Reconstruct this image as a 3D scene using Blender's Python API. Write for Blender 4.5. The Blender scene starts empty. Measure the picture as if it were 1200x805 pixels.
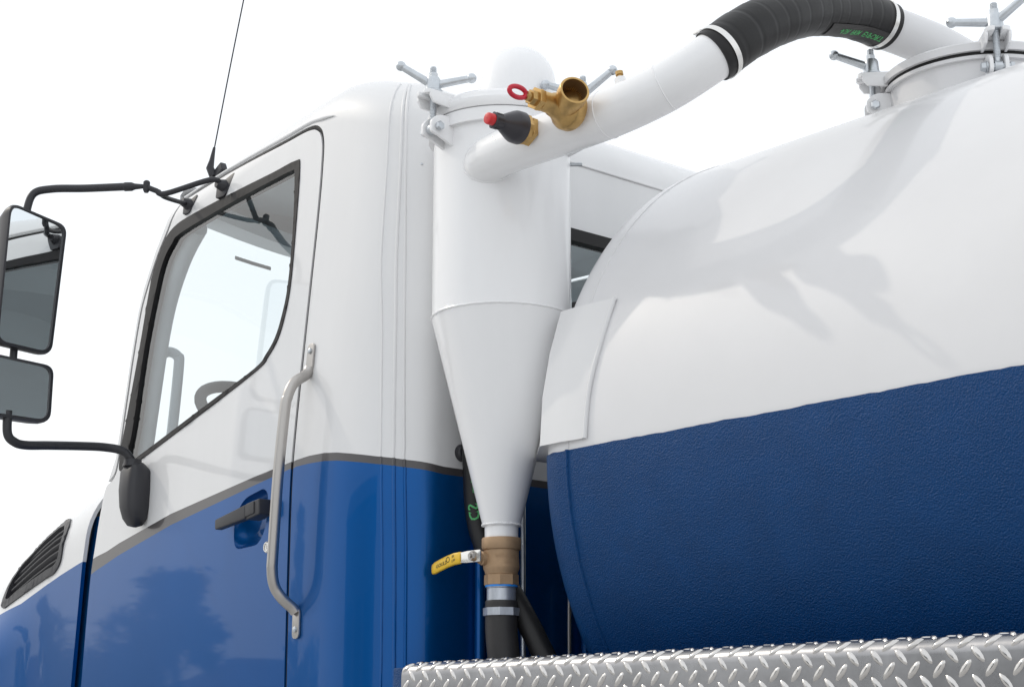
import bpy, bmesh, math, random
from math import sin, cos, pi, sqrt, radians, atan2, hypot
from mathutils import Vector, Matrix
from mathutils.geometry import delaunay_2d_cdt
random.seed(7)
scene = bpy.context.scene
COL = scene.collection

# ------------------------------------------------------------------ camera
cam_d = bpy.data.cameras.new('camera'); cam = bpy.data.objects.new('camera', cam_d); COL.objects.link(cam)
TH, PITCH = radians(40.949), radians(13.4244)
d0 = Vector((-cos(TH), sin(TH), 0)); rt = Vector((sin(TH), cos(TH), 0))
fw = d0*cos(PITCH) + Vector((0, 0, sin(PITCH))); up = Vector((0, 0, cos(PITCH))) - d0*sin(PITCH)
cam.matrix_world = Matrix(((rt.x, up.x, -fw.x, 2.9486), (rt.y, up.y, -fw.y, -2.1864), (rt.z, up.z, -fw.z, 1.25), (0, 0, 0, 1)))
cam_d.sensor_width = 36; cam_d.lens = 36*1900/1200; cam_d.clip_start = .05; cam_d.clip_end = 3000
scene.camera = cam

# ------------------------------------------------------------------ sky and sun
SUN_L = Vector((.735, .285, -.615)).normalized()           # direction the light travels
w = bpy.data.worlds.new('World'); scene.world = w; w.use_nodes = True
nt = w.node_tree; nt.nodes.clear()
sky = nt.nodes.new('ShaderNodeTexSky'); sky.sky_type = 'NISHITA'; sky.sun_disc = False
sky.sun_elevation = math.asin(-SUN_L.z); sky.sun_rotation = atan2(-SUN_L.x, -SUN_L.y)
sky.dust_density = 4; sky.air_density = 1.2
bg1 = nt.nodes.new('ShaderNodeBackground'); bg1.inputs['Strength'].default_value = .10
bg2 = nt.nodes.new('ShaderNodeBackground'); bg2.inputs['Strength'].default_value = 1.255
tc = nt.nodes.new('ShaderNodeTexCoord'); ns = nt.nodes.new('ShaderNodeTexNoise')
ns.inputs['Scale'].default_value = 2.2; ns.inputs['Detail'].default_value = 5; ns.inputs['Roughness'].default_value = .55
rp = nt.nodes.new('ShaderNodeValToRGB')
rp.color_ramp.elements[0].position = .3; rp.color_ramp.elements[0].color = (.90, .95, 1, 1)
rp.color_ramp.elements[1].position = .7; rp.color_ramp.elements[1].color = (.98, .99, 1, 1)
mx = nt.nodes.new('ShaderNodeMixShader'); mx.inputs[0].default_value = .88
out = nt.nodes.new('ShaderNodeOutputWorld')
L = nt.links.new
L(tc.outputs['Generated'], ns.inputs['Vector']); L(ns.outputs['Fac'], rp.inputs['Fac']); L(rp.outputs['Color'], bg2.inputs['Color'])
L(sky.outputs['Color'], bg1.inputs['Color']); L(bg1.outputs[0], mx.inputs[1]); L(bg2.outputs[0], mx.inputs[2]); L(mx.outputs[0], out.inputs['Surface'])
sun_d = bpy.data.lights.new('sun', 'SUN'); sun = bpy.data.objects.new('sun', sun_d); COL.objects.link(sun)
sun_d.energy = .7; sun_d.angle = radians(.9); sun_d.color = (1, .93, .82)
sun.rotation_euler = SUN_L.to_track_quat('-Z', 'Y').to_euler(); sun.location = (-6, -3, 9)
scene.view_settings.view_transform = 'Standard'; scene.view_settings.look = 'None'
scene.view_settings.exposure = 0; scene.view_settings.gamma = 1
scene.render.engine = 'CYCLES'
scene.cycles.max_bounces = 10; scene.cycles.transparent_max_bounces = 12; scene.cycles.glossy_bounces = 6

# ------------------------------------------------------------------ materials
MATS = {}
def mat(name, col, rough=.5, metal=0, coat=0, coat_rough=.03, bump=0, bscale=200, bdist=.002, var=0, vscale=6, rvar=0, spec=.5, stretch=None, detail=4, sub=0, col2=None):
    m = bpy.data.materials.new(name); m.use_nodes = True; MATS[name] = m
    n = m.node_tree.nodes; l = m.node_tree.links.new; p = n['Principled BSDF']
    p.inputs['Base Color'].default_value = (*col, 1); p.inputs['Roughness'].default_value = rough
    p.inputs['Metallic'].default_value = metal; p.inputs['Coat Weight'].default_value = coat; p.inputs['Coat Roughness'].default_value = coat_rough
    p.inputs['Specular IOR Level'].default_value = spec
    c = n.new('ShaderNodeTexCoord'); mp = n.new('ShaderNodeMapping'); l(c.outputs['Object'], mp.inputs['Vector'])
    if stretch: mp.inputs['Scale'].default_value = stretch
    if var or col2:
        t = n.new('ShaderNodeTexNoise'); t.inputs['Scale'].default_value = vscale; t.inputs['Detail'].default_value = 6; t.inputs['Roughness'].default_value = .6
        l(mp.outputs[0], t.inputs['Vector'])
        r = n.new('ShaderNodeValToRGB'); r.color_ramp.elements[0].position = .32; r.color_ramp.elements[1].position = .68
        a = col2 if col2 else tuple(x*(1-var) for x in col)
        r.color_ramp.elements[0].color = (*a, 1); r.color_ramp.elements[1].color = (*[min(1, x*(1+var*.5)) for x in col], 1)
        l(t.outputs['Fac'], r.inputs['Fac']); l(r.outputs['Color'], p.inputs['Base Color'])
    if rvar:
        t = n.new('ShaderNodeTexNoise'); t.inputs['Scale'].default_value = vscale*1.7; t.inputs['Detail'].default_value = 5
        l(mp.outputs[0], t.inputs['Vector'])
        g = n.new('ShaderNodeMapRange'); g.inputs['To Min'].default_value = max(.02, rough-rvar); g.inputs['To Max'].default_value = rough+rvar
        l(t.outputs['Fac'], g.inputs['Value']); l(g.outputs[0], p.inputs['Roughness'])
    if bump:
        t = n.new('ShaderNodeTexNoise'); t.inputs['Scale'].default_value = bscale; t.inputs['Detail'].default_value = detail
        l(mp.outputs[0], t.inputs['Vector'])
        b = n.new('ShaderNodeBump'); b.inputs['Strength'].default_value = bump; b.inputs['Distance'].default_value = bdist
        l(t.outputs['Fac'], b.inputs['Height']); l(b.outputs[0], p.inputs['Normal'])
    return m
def glass(name, tint, refl=1.0):
    m = bpy.data.materials.new(name); m.use_nodes = True; MATS[name] = m
    n = m.node_tree.nodes; l = m.node_tree.links.new; n.clear()
    tr = n.new('ShaderNodeBsdfTransparent'); tr.inputs['Color'].default_value = (*tint, 1)
    gl = n.new('ShaderNodeBsdfGlossy'); gl.inputs['Roughness'].default_value = .0; gl.inputs['Color'].default_value = (refl, refl, refl, 1)
    fr = n.new('ShaderNodeFresnel'); ge = n.new('ShaderNodeNewGeometry'); mr = n.new('ShaderNodeMapRange')      # a thin pane reflects alike from both faces
    mr.inputs['To Min'].default_value = 1.62; mr.inputs['To Max'].default_value = 1/1.62; l(ge.outputs['Backfacing'], mr.inputs['Value']); l(mr.outputs[0], fr.inputs['IOR'])
    mx = n.new('ShaderNodeMixShader'); o = n.new('ShaderNodeOutputMaterial')
    l(fr.outputs[0], mx.inputs[0]); l(tr.outputs[0], mx.inputs[1]); l(gl.outputs[0], mx.inputs[2]); l(mx.outputs[0], o.inputs['Surface'])
    return m
WHITE = mat('white_paint', (.735, .735, .74), .45, coat=.6, coat_rough=.05, var=.035, vscale=5, spec=.3, stretch=(1, 1, .25))
LIFTW = mat('white_paint_shade_lift', (.86, .86, .868), .45, coat=.75, coat_rough=.035, var=.03, vscale=6, spec=.3, stretch=(1, 1, .3))  # same white, lightened in the colour to offset shade on the separator
TANKW = mat('tank_white_paint', (.725, .722, .73), .45, spec=.3, coat=.45, coat_rough=.10, var=.03, vscale=3, bump=.05, bscale=60, bdist=.0015)
BLUE = mat('blue_paint', (.0004, .084, .305), .34, metal=.55, coat=.34, coat_rough=.03, var=.05, vscale=3, spec=.1)
STRIPE = mat('grey_stripe', (.055, .05, .052), .4, coat=.5)
TANKB = mat('blue_liner_coating', (.0005, .048, .17), .42, bump=1, bscale=300, bdist=.0034, var=.10, vscale=14, rvar=.1, detail=2.5, spec=.22)
BLACK = mat('black_plastic', (.022, .022, .027), .45, bump=.15, bscale=600, bdist=.0006)
TRIM = mat('black_rubber_trim', (.012, .011, .012), .55, spec=.3)
RUBBER = mat('black_rubber', (.011, .0105, .011), .45, spec=.35, bump=.25, bscale=90, bdist=.0012, var=.3, vscale=9, rvar=.12)
RUBBER2 = mat('grey_black_rubber', (.030, .028, .028), .55, bump=.2, bscale=120, bdist=.001, var=.25, vscale=12)
STEEL = mat('brushed_steel', (.46, .44, .42), .36, metal=1, bump=.15, bscale=90, bdist=.0006, stretch=(1, 1, .08), var=.12, vscale=14, rvar=.08)
ZINC = mat('zinc_plated', (.58, .61, .64), .33, metal=.85, var=.12, vscale=40, rvar=.1)
GALV = mat('galvanised_ferrule', (.52, .55, .60), .42, metal=.7, var=.2, vscale=50, rvar=.1, stretch=(1, 1, .25))
BAND = mat('steel_band', (.75, .74, .72), .22, metal=1)
BRASS = mat('cast_brass', (.56, .36, .14), .36, metal=.9, bump=.2, bscale=180, bdist=.0008, var=.2, vscale=25, rvar=.1)
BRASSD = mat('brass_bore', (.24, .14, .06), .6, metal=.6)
BRONZE = mat('cast_bronze', (.42, .28, .165), .55, metal=.35, bump=.35, bscale=260, bdist=.0008, var=.15, vscale=30)
YELLOW = mat('yellow_vinyl', (.80, .50, .012), .35, coat=.3, var=.06, vscale=30)
RED = mat('red_plastic', (.55, .012, .035), .35)
REDD = mat('red_cap', (.60, .025, .03), .4)
CAP = mat('black_cap', (.035, .033, .04), .38, bump=.1, bscale=300, bdist=.0006)
INK = mat('dark_ink', (.03, .03, .03), .6)
GREEN = mat('green_lettering', (.08, .42, .14), .6, var=.25, vscale=80)
BLUETAPE = mat('blue_thread_sealant', (.02, .25, .75), .4)
TREADL = mat('polished_tread_lozenge', (.66, .64, .62), .2, metal=1, var=.15, vscale=30, rvar=.1)
TREAD = mat('bright_tread_plate', (.36, .36, .37), .30, metal=1, bump=.1, bscale=60, bdist=.0008, var=.32, vscale=7, rvar=.12)
LINER = mat('cab_lining', (.60, .66, .70), .8, bump=.1, bscale=300, bdist=.0006)
DARKLIN = mat('dark_cab_trim', (.05, .055, .06), .7)
SEATC = mat('grey_seat_cloth', (.09, .09, .10), .9, bump=.2, bscale=400)
MIRROR = mat('mirror_glass', (.80, .83, .84), .0, metal=1)
DARKGAP = mat('dark_cavity', (.012, .012, .014), .8)
FRAME = mat('black_chassis_paint', (.02, .02, .022), .5)
TYRE = mat('tyre_rubber', (.02, .02, .02), .8, bump=.3, bscale=80)
SIDEGLASS = glass('tinted_door_glass', (.84, .885, .89))
SCREEN = glass('windscreen_glass', (.97, .985, .985))

# ------------------------------------------------------------------ object helpers
def props(o, label=None, cat=None, group=None, kind=None):
    if label: o['label'] = label
    if cat: o['category'] = cat
    if group: o['group'] = group
    if kind: o['kind'] = kind
    return o
def thing(name, loc, label, cat, group=None):
    o = bpy.data.objects.new(name, None); COL.objects.link(o); o.location = loc; o.empty_display_size = .1
    return props(o, label, cat, group)
def world_off(o):
    v = Vector((0, 0, 0))
    while o: v += Vector(o.location); o = o.parent
    return v
def link(name, me, mats, parent=None, smooth=35):
    for m in (mats if isinstance(mats, (list, tuple)) else [mats]): me.materials.append(m)
    o = bpy.data.objects.new(name, me); COL.objects.link(o)
    if parent is not None:
        o.parent = parent; o.location = -world_off(parent)
    if smooth is not None and len(me.polygons):
        me.polygons.foreach_set('use_smooth', [True]*len(me.polygons)); me.set_sharp_from_angle(angle=radians(smooth))
    return o
class MB:
    "collects geometry in world metres"
    def __init__(s): s.v = []; s.f = []; s.mi = []
    def add(s, vs, fs, mi=0):
        o = len(s.v); s.v += [tuple(v) for v in vs]; s.f += [tuple(i+o for i in f) for f in fs]; s.mi += [mi]*len(fs); return s
    def tube(s, pts, r, n=20, caps=True, mi=0, closed=False, flat=None):
        pts = [Vector(p) for p in pts]; m = len(pts); rr = r if isinstance(r, (list, tuple)) else [r]*m
        tang = []
        for i in range(m):
            a = pts[(i-1) % m] if closed else pts[max(i-1, 0)]; b = pts[(i+1) % m] if closed else pts[min(i+1, m-1)]
            t = (b-a); tang.append(t.normalized() if t.length > 1e-9 else (tang[-1] if tang else Vector((0, 0, 1))))
        ref = Vector((0, 0, 1)) if abs(tang[0].z) < .9 else Vector((1, 0, 0))
        nrm = (ref - tang[0]*ref.dot(tang[0])).normalized(); vs = []; 
        for i in range(m):
            nrm = (nrm - tang[i]*nrm.dot(tang[i])).normalized(); b = tang[i].cross(nrm)
            for k in range(n):
                a = 2*pi*k/n; fx = flat if flat else 1
                vs.append(pts[i] + nrm*cos(a)*rr[i] + b*sin(a)*rr[i]*fx)
        fs = []
        for i in range(m if closed else m-1):
            j = (i+1) % m
            for k in range(n):
                k2 = (k+1) % n; fs.append((i*n+k, i*n+k2, j*n+k2, j*n+k))
        if caps and not closed: fs += [tuple(range(n))[::-1], tuple((m-1)*n+k for k in range(n))]
        return s.add(vs, fs, mi)
    def lathe(s, prof, o, ax=(0, 0, 1), n=48, mi=0, caps=True, hexa=False):
        "prof: list of (height, radius) along axis ax from o"
        o = Vector(o); ax = Vector(ax).normalized(); ref = Vector((0, 0, 1)) if abs(ax.z) < .9 else Vector((1, 0, 0))
        a = (ref-ax*ref.dot(ax)).normalized(); b = ax.cross(a); vs = []; fs = []
        for h, r in prof:
            for k in range(n):
                t = 2*pi*k/n; vs.append(o+ax*h+a*cos(t)*r+b*sin(t)*r)
        for i in range(len(prof)-1):
            for k in range(n):
                k2 = (k+1) % n; fs.append((i*n+k, i*n+k2, (i+1)*n+k2, (i+1)*n+k))
        if caps: fs += [tuple(range(n))[::-1], tuple((len(prof)-1)*n+k for k in range(n))]
        return s.add(vs, fs, mi)
    def sphere(s, c, r, n=16, mi=0):
        p = [(-r*cos(pi*i/10), max(1e-4, r*sin(pi*i/10))) for i in range(11)]
        return s.lathe(p, c, (0, 0, 1), n, mi)
    def box(s, c, size, M=None, bev=.0, mi=0):
        bm = bmesh.new(); bmesh.ops.create_cube(bm, size=1)
        for v in bm.verts: v.co = Vector((v.co.x*size[0], v.co.y*size[1], v.co.z*size[2]))
        if bev: bmesh.ops.bevel(bm, geom=list(bm.edges), offset=bev, segments=3, profile=.6, affect='EDGES', clamp_overlap=True)
        bm.verts.index_update(); c = Vector(c)
        vs = [(M @ v.co if M else v.co)+c for v in bm.verts]; fs = [tuple(v.index for v in f.verts) for f in bm.faces]; bm.free()
        return s.add(vs, fs, mi)
    def prism(s, poly, depth, M, bev=0, mi=0):
        "poly in local xy, extruded along local +z by depth, M 4x4"
        bm = bmesh.new(); vs = [bm.verts.new((x, y, 0)) for x, y in poly]; f = bm.faces.new(vs)
        r = bmesh.ops.extrude_face_region(bm, geom=[f])
        for e in r['geom']:
            if isinstance(e, bmesh.types.BMVert): e.co.z += depth
        bmesh.ops.recalc_face_normals(bm, faces=list(bm.faces))
        if bev: bmesh.ops.bevel(bm, geom=list(bm.edges), offset=bev, segments=2, profile=.6, affect='EDGES', clamp_overlap=True)
        bm.verts.index_update()
        out = [M @ v.co for v in bm.verts]; fs = [tuple(v.index for v in f.verts) for f in bm.faces]; bm.free()
        return s.add(out, fs, mi)
    def build(s, name, mats, parent=None, smooth=35):
        me = bpy.data.meshes.new(name); me.from_pydata(s.v, [], s.f)
        if any(s.mi): me.polygons.foreach_set('material_index', s.mi)
        me.validate(); me.update()
        return link(name, me, mats, parent, smooth)
def smooth_path(pts, n=8, closed=False):
    "Catmull-Rom through the points"
    P = [Vector(p) for p in pts]; out = []; m = len(P)
    for i in range(m if closed else m-1):
        if closed: p0, p1, p2, p3 = P[(i-1) % m], P[i], P[(i+1) % m], P[(i+2) % m]
        else: p0, p1, p2, p3 = P[max(i-1, 0)], P[i], P[i+1], P[min(i+2, m-1)]
        for k in range(n):
            t = k/n
            out.append(.5*((2*p1)+(p2-p0)*t+(2*p0-5*p1+4*p2-p3)*t*t+(3*p1-p0-3*p2+p3)*t**3))
    if not closed: out.append(P[-1])
    return out
def round_poly(pts, r, n=5):
    "round the corners of a closed 2-D polygon"
    P = [Vector(p) for p in pts]; out = []; m = len(P)
    for i in range(m):
        a, b, c = P[i-1], P[i], P[(i+1) % m]; rr = r[i] if isinstance(r, (list, tuple)) else r
        u = (a-b); v = (c-b); t = min(rr, u.length*.45, v.length*.45)
        p, q = b+u.normalized()*t, b+v.normalized()*t
        for k in range(n+1):
            s_ = k/n; out.append(p*(1-s_)**2+b*2*s_*(1-s_)+q*s_**2)
    return out
def inside(p, poly):
    x, y = p[0], p[1]; c = False; n = len(poly); j = n-1
    for i in range(n):
        xi, yi = poly[i][0], poly[i][1]; xj, yj = poly[j][0], poly[j][1]
        if (yi > y) != (yj > y) and x < (xj-xi)*(y-yi)/(yj-yi)+xi: c = not c
        j = i
    return c
def resample(poly, h, closed=True):
    out = []; n = len(poly)
    for i in range(n if closed else n-1):
        a = Vector(poly[i][:2]); b = Vector(poly[(i+1) % n][:2]); k = max(1, int((b-a).length/h+.999))
        for t in range(k): out.append(a+(b-a)*t/k)
    if not closed: out.append(Vector(poly[-1][:2]))
    return out
def panel(name, surf, outer, holes=(), cuts=(), h=.04, thick=.02, off=0, mats=None, classify=None, parent=None, inner_mat=None, mirror=None, edge=0.0):
    """A sheet cut out of a parametric skin: outline, holes and paint lines are polylines in the skin's own (s, v) parameters.
    Outer face with the skin's true normals, inner face, and a rim round every edge."""
    pts = []; edges = []
    def loop(poly, closed=True):
        q = resample(poly, h*.6, closed); o = len(pts); pts.extend(q); n = len(q)
        edges.extend((o+i, o+(i+1) % n) for i in range(n if closed else n-1)); return q
    O = loop(outer); H = [loop(x) for x in holes]
    for c in cuts: loop(c, False)
    xs = [p.x for p in O]; ys = [p.y for p in O]
    nx = int((max(xs)-min(xs))/h)+2; ny = int((max(ys)-min(ys))/h)+2
    for i in range(nx):
        for j in range(ny):
            p = Vector((min(xs)+h*(i+.5*(j % 2)), min(ys)+h*(j+.37)))
            if inside(p, O) and not any(inside(p, q) for q in H): pts.append(p)
    V, E, F, *_ = delaunay_2d_cdt(pts, edges, [], 0, 1e-5)
    tri = []
    for f in F:
        c = (V[f[0]]+V[f[1]]+V[f[2]])/3
        if inside(c, O) and not any(inside(c, q) for q in H):
            a, b, d = V[f[0]], V[f[1]], V[f[2]]
            if (b.x-a.x)*(d.y-a.y)-(b.y-a.y)*(d.x-a.x) < 0: f = (f[0], f[2], f[1])
            tri.append(tuple(f))
    used = sorted({i for f in tri for i in f}); rm = {i: k for k, i in enumerate(used)}
    tri = [tuple(rm[i] for i in f) for f in tri]; P2 = [V[i] for i in used]; n = len(P2)
    pos = []; nor = []
    for p in P2:
        e = 1e-4; q = Vector(surf(p.x, p.y)); a = (Vector(surf(p.x+e, p.y))-Vector(surf(p.x-e, p.y))); b = (Vector(surf(p.x, p.y+e))-Vector(surf(p.x, p.y-e)))
        N = a.cross(b).normalized(); pos.append(q+N*off); nor.append(N)
    cnt = {}
    for f in tri:
        for i in range(3):
            k = (f[i], f[(i+1) % 3]); kk = tuple(sorted(k)); cnt.setdefault(kk, []).append(k)
    bd = [v[0] for v in cnt.values() if len(v) == 1]
    bset = {i for e_ in bd for i in e_}
    if edge:
        for i in bset: pos[i] = pos[i]-nor[i]*edge
    if not thick: bd = []; bset = set()
    vs = list(pos)+([p-N*thick for p, N in zip(pos, nor)] if thick else [])
    fs = list(tri)+([tuple(i+n for i in f[::-1]) for f in tri] if thick else [])
    rb = {}
    for i in bset:
        rb[i] = len(vs); vs.append(pos[i].copy()); vs.append(pos[i]-nor[i]*thick)
    mi = [classify((P2[f[0]]+P2[f[1]]+P2[f[2]])/3) if classify else 0 for f in tri]
    im = (len(mats)-1) if inner_mat else 0
    mi = mi+([im]*len(tri) if thick else [])
    em = {}
    for f, m_ in zip(tri, mi):
        for i in range(3): em[(f[i], f[(i+1) % 3])] = m_
    for a, b in bd:
        fs.append((rb[b], rb[a], rb[a]+1, rb[b]+1)); mi.append(em[(a, b)])
    if mirror is not None:
        m0 = len(vs); vs = vs+[Vector((v.x, 2*mirror-v.y, v.z)) for v in vs]
        fs = fs+[tuple(i+m0 for i in f[::-1]) for f in fs]; mi = mi+mi
    me = bpy.data.meshes.new(name); me.from_pydata(vs, [], fs); me.polygons.foreach_set('material_index', mi)
    me.polygons.foreach_set('use_smooth', [True]*len(fs)); me.update()
    ln = []; nl = len(tri); half = len(fs)//2 if mirror is not None else len(fs)
    base = len(vs)//2 if mirror is not None else len(vs)
    for pi_, poly in enumerate(me.polygons):
        k = pi_ % half; mir = pi_ >= half
        for vi in poly.vertices:
            i = vi-(base if mir else 0)
            if k < nl: N = nor[i]
            elif k < 2*nl: N = -nor[i-n]
            else:
                ln.append(tuple(poly.normal)); continue
            ln.append((N.x, -N.y if mir else N.y, N.z))
    me.normals_split_custom_set(ln)
    return link(name, me, mats, parent, None)
def text_mesh(s, size, font_scale=1):
    c = bpy.data.curves.new('lettering_curve', 'FONT'); c.body = s; c.size = size; c.align_x = 'LEFT'; c.resolution_u = 2; c.offset = size*.015
    o = bpy.data.objects.new('lettering_source', c); COL.objects.link(o)
    dg = bpy.context.evaluated_depsgraph_get(); me = bpy.data.meshes.new_from_object(o.evaluated_get(dg))
    vs = [tuple(v.co) for v in me.vertices]; fs = [tuple(p.vertices) for p in me.polygons]
    bpy.data.objects.remove(o); bpy.data.curves.remove(c); bpy.data.meshes.remove(me); return vs, fs
def frame_along(path, t):
    "position and tangent at arc length t"
    acc = 0
    for a, b in zip(path[:-1], path[1:]):
        l_ = (b-a).length
        if acc+l_ >= t or b is path[-1]: return a+(b-a)*((t-acc)/l_), (b-a).normalized()
        acc += l_
def hose_text(name, s, size, path, t0, side, r, parent, matl, flip=1):
    "lettering bent round a hose: runs along the path from arc length t0, centred on the direction 'side'"
    vs, fs = text_mesh(s, size); mb = MB(); out = []
    for x, y, z in vs:
        p, T = frame_along(path, t0+flip*x); sd = (Vector(side)-T*Vector(side).dot(T)).normalized(); b = T.cross(sd)
        a = flip*(y-size*.35)/r; out.append(p+(sd*cos(a)+b*sin(a))*(r+.0008))
    mb.add(out, fs); return mb.build(name, matl, parent, None)
# ------------------------------------------------------------------ the cab skin as a parametric surface (x to the rear, y to the far side, z up)
YC=0.92
RX,RY=.26,.14
Z1=2.812; RR=.132
def sstep(a,b,t):
    t=min(1,max(0,(t-a)/(b-a))); return t*t*(3-2*t)
def softp(t,k):  # smooth max(0,t)
    return 0.5*(t+sqrt(t*t+k*k))-0.5*k*0
def skin_profile(v):
    "vertical parameter -> (inset, z)"
    if v<=Z1: return 0.0,v
    a=min((v-Z1)/RR,pi/2)
    return RR*(1-cos(a)),Z1+RR*sin(a)
def cab(s,v):
    "point on the cab skin. s<0: left side (x=s up to the corner), then round the corner, then across the rear wall"
    e,z=skin_profile(v)
    tum=.072*softp(z-1.88,.08)
    if s<=-RX:
        x=s; y=e
    else:
        t=(s+RX)/(0.5*pi*(RX+RY)/2)
        if t<1:
            a=t*pi/2; x=-RX+(RX-e)*sin(a); y=RY-(RY-e)*cos(a)
        else:
            x=-e; y=RY+(s+RX)-0.5*pi*(RX+RY)/2
    w=1-sstep(-RX,.25,s)          # tumblehome and roof slope fade out round the corner
    tap=.08*softp(-x-.32,.1)
    yy=y+tum*w+ (tap if s<0 else 0)*w
    zz=z-.045*softp(-x-.45,.15)*sstep(2.05,2.6,z)-.105*sstep(-.42,.0,x)*sstep(2.2,2.75,z)
    return (x-.02*softp(z-2.2,.1)*(1-w), yy, zz)
ZS=[(-3.6,1.40),(-3.1,1.61),(-2.64,1.785),(-2.32,1.90),(-2.03,1.985),(-1.67,2.045),(-1.4,2.07)]
def lerp(T,x):
    if x<=T[0][0]: return T[0][1]
    for (a,b),(c,d) in zip(T[:-1],T[1:]):
        if x<=c: return b+(d-b)*(x-a)/(c-a)
    return T[-1][1]
def hood(x,v):
    "bonnet and wing skin; v is height below (negative) or arc length over the shoulder"
    zt=(lerp(ZS,x-.12)+lerp(ZS,x)*2+lerp(ZS,x+.12))/4; r=.2
    y0=.112+.075*(-x-1.65)-.10*math.exp(-((x+2.62)/.33)**2)*(1-sstep(-.42,-.12,v))
    if v<-r: return (x,y0,zt+v)
    a=(v+r)/r
    if a<pi/2: return (x,y0+r*(1-cos(a)),zt-r+r*sin(a))
    t=v-(r*pi/2-r); return (x,y0+r+t,zt+.1*t)
def nrm(f, s_, v_, e=1e-4):
    a = Vector(f(s_+e, v_))-Vector(f(s_-e, v_)); b = Vector(f(s_, v_+e))-Vector(f(s_, v_-e)); return a.cross(b).normalized()
def on(f, s_, v_, off=0): return Vector(f(s_, v_))+nrm(f, s_, v_)*off
def offset_poly(poly, dist):
    P = [Vector(p) for p in poly]; n = len(P); out = []
    A = sum(P[i].x*P[(i+1) % n].y-P[(i+1) % n].x*P[i].y for i in range(n)); sg = 1 if A > 0 else -1
    for i in range(n):
        t = (P[(i+1) % n]-P[i-1]).normalized(); out.append(P[i]+Vector((t.y, -t.x))*dist*sg)
    return out
VMAX = Z1+RR*1.25; SR = YC-RY-RX+.5*pi*(RX+RY)/2
DOOR = [(-.415, 1.12), (-.422, 1.6), (-.424, 1.9), (-.416, 2.25), (-.408, 2.55), (-.411, 2.70), (-.42, 2.762), (-.445, 2.797), (-.50, 2.815), (-.65, 2.825), (-.98, 2.855), (-1.27, 2.872),
        (-1.315, 2.855), (-1.362, 2.787), (-1.418, 2.72), (-1.471, 2.623), (-1.495, 2.55), (-1.5075, 2.40), (-1.512, 2.247), (-1.52, 2.05), (-1.546, 1.995), (-1.598, 1.975),
        (-1.619, 1.90), (-1.640, 1.80), (-1.663, 1.684), (-1.683, 1.378), (-1.69, 1.12)]
SEAL_O = [(-.5242, 2.7201), (-.5522, 2.7465), (-.6824, 2.7548), (-.942, 2.7753), (-1.2256, 2.7924), (-1.3254, 2.7871), (-1.3797, 2.7616), (-1.4069, 2.7249), (-1.4465, 2.6412), (-1.4712, 2.4088), (-1.4975, 2.1848), (-1.508, 2.12), (-1.513, 2.048), (-1.493, 2.012), (-1.386, 2.0273),
          (-1.31, 2.0377), (-.9159, 2.1195), (-.649, 2.1789), (-.5976, 2.2045), (-.5541, 2.2428), (-.5282, 2.2984), (-.5121, 2.382), (-.5137, 2.5377)]
SEAL_I = [(-.5489, 2.7035), (-.5712, 2.7231), (-.6776, 2.7305), (-.935, 2.7443), (-1.2568, 2.7526), (-1.3164, 2.735), (-1.3629, 2.6983), (-1.3928, 2.6266), (-1.4279, 2.4345), (-1.4391, 2.1512), (-1.4525, 2.065), (-1.4139, 2.0388), (-1.3143, 2.0536),
          (-.9194, 2.135), (-.6694, 2.1852), (-.6132, 2.2124), (-.5695, 2.2508), (-.5434, 2.3065), (-.5264, 2.3856), (-.5281, 2.5419)]
DOOR = [(p.x, p.y) for p in smooth_path([(a, b, 0) for a, b in DOOR], 4)]
def sm2(poly, n=4): return [(p.x, p.y) for p in smooth_path([(a, b, 0) for a, b in poly], n, True)]
SEAL_O = sm2(SEAL_O); SEAL_I = sm2(SEAL_I)
ST_U = [(-1.70, 1.752), (-1.625, 1.766), (-1.5482, 1.7749), (-1.4557, 1.7922), (-1.1091, 1.8421), (-.6206, 1.8857), (-.4131, 1.9008), (-.3393, 1.9039), (-.2698, 1.9021), (-.2268, 1.8965), (-.1232, 1.875), (-.049, 1.8634), (.0738, 1.8522), (SR, 1.845)]
ST_L = [(-1.70, 1.705), (-1.6182, 1.7241), (-1.5424, 1.7386), (-1.4624, 1.7548), (-1.1045, 1.8104), (-.6174, 1.8631), (-.4109, 1.8844), (-.337, 1.8845), (-.2676, 1.882), (-.2254, 1.8767), (-.1224, 1.8567), (-.0485, 1.8453), (.0738, 1.8343), (SR, 1.827)]
def paint(p):
    return 0 if p.y > lerp(ST_U, p.x) else (1 if p.y > lerp(ST_L, p.x) else 2)
def clipline(T, a, b): return [(a, lerp(T, a))]+[p for p in T if a < p[0] < b]+[(b, lerp(T, b))]

cabin = thing('truck_cab', (-.8, YC, .0), 'white over blue truck cab with driver door, black twin mirror and steel grab bar', 'truck cab')
GAP = offset_poly(DOOR, .0125)
k0 = min(range(len(DOOR)), key=lambda i: abs(DOOR[i][0]+1.546)+abs(DOOR[i][1]-1.995))
RWY0, RWY1, RWV0, RWV1 = .42, YC, 2.10, 2.592
def s_of_y(y): return y-RY-RX+.5*pi*(RX+RY)/2
def rw_open(m):  # rear-window opening of the half shell, corner-rounded, grown by m
    a, t, b = s_of_y(RWY0)-m, RWV1+m, RWV0-m; r = .06
    out = [(SR, t), (a+r, t)]
    out += [(a+r-r*sin(q*pi/12), t-r+r*cos(q*pi/12)) for q in range(1, 7)]
    out += [(a+r-r*cos(q*pi/12), b+r-r*sin(q*pi/12)) for q in range(1, 7)]
    return out+[(SR, b)]
front_edge = [(-1.585, 1.992), (-1.548, 2.06), (-1.537, 2.25), (-1.533, 2.4), (-1.521, 2.56), (-1.497, 2.642), (-1.443, 2.742), (-1.388, 2.812), (-1.355, 2.885), (-1.348, VMAX)]
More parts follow.
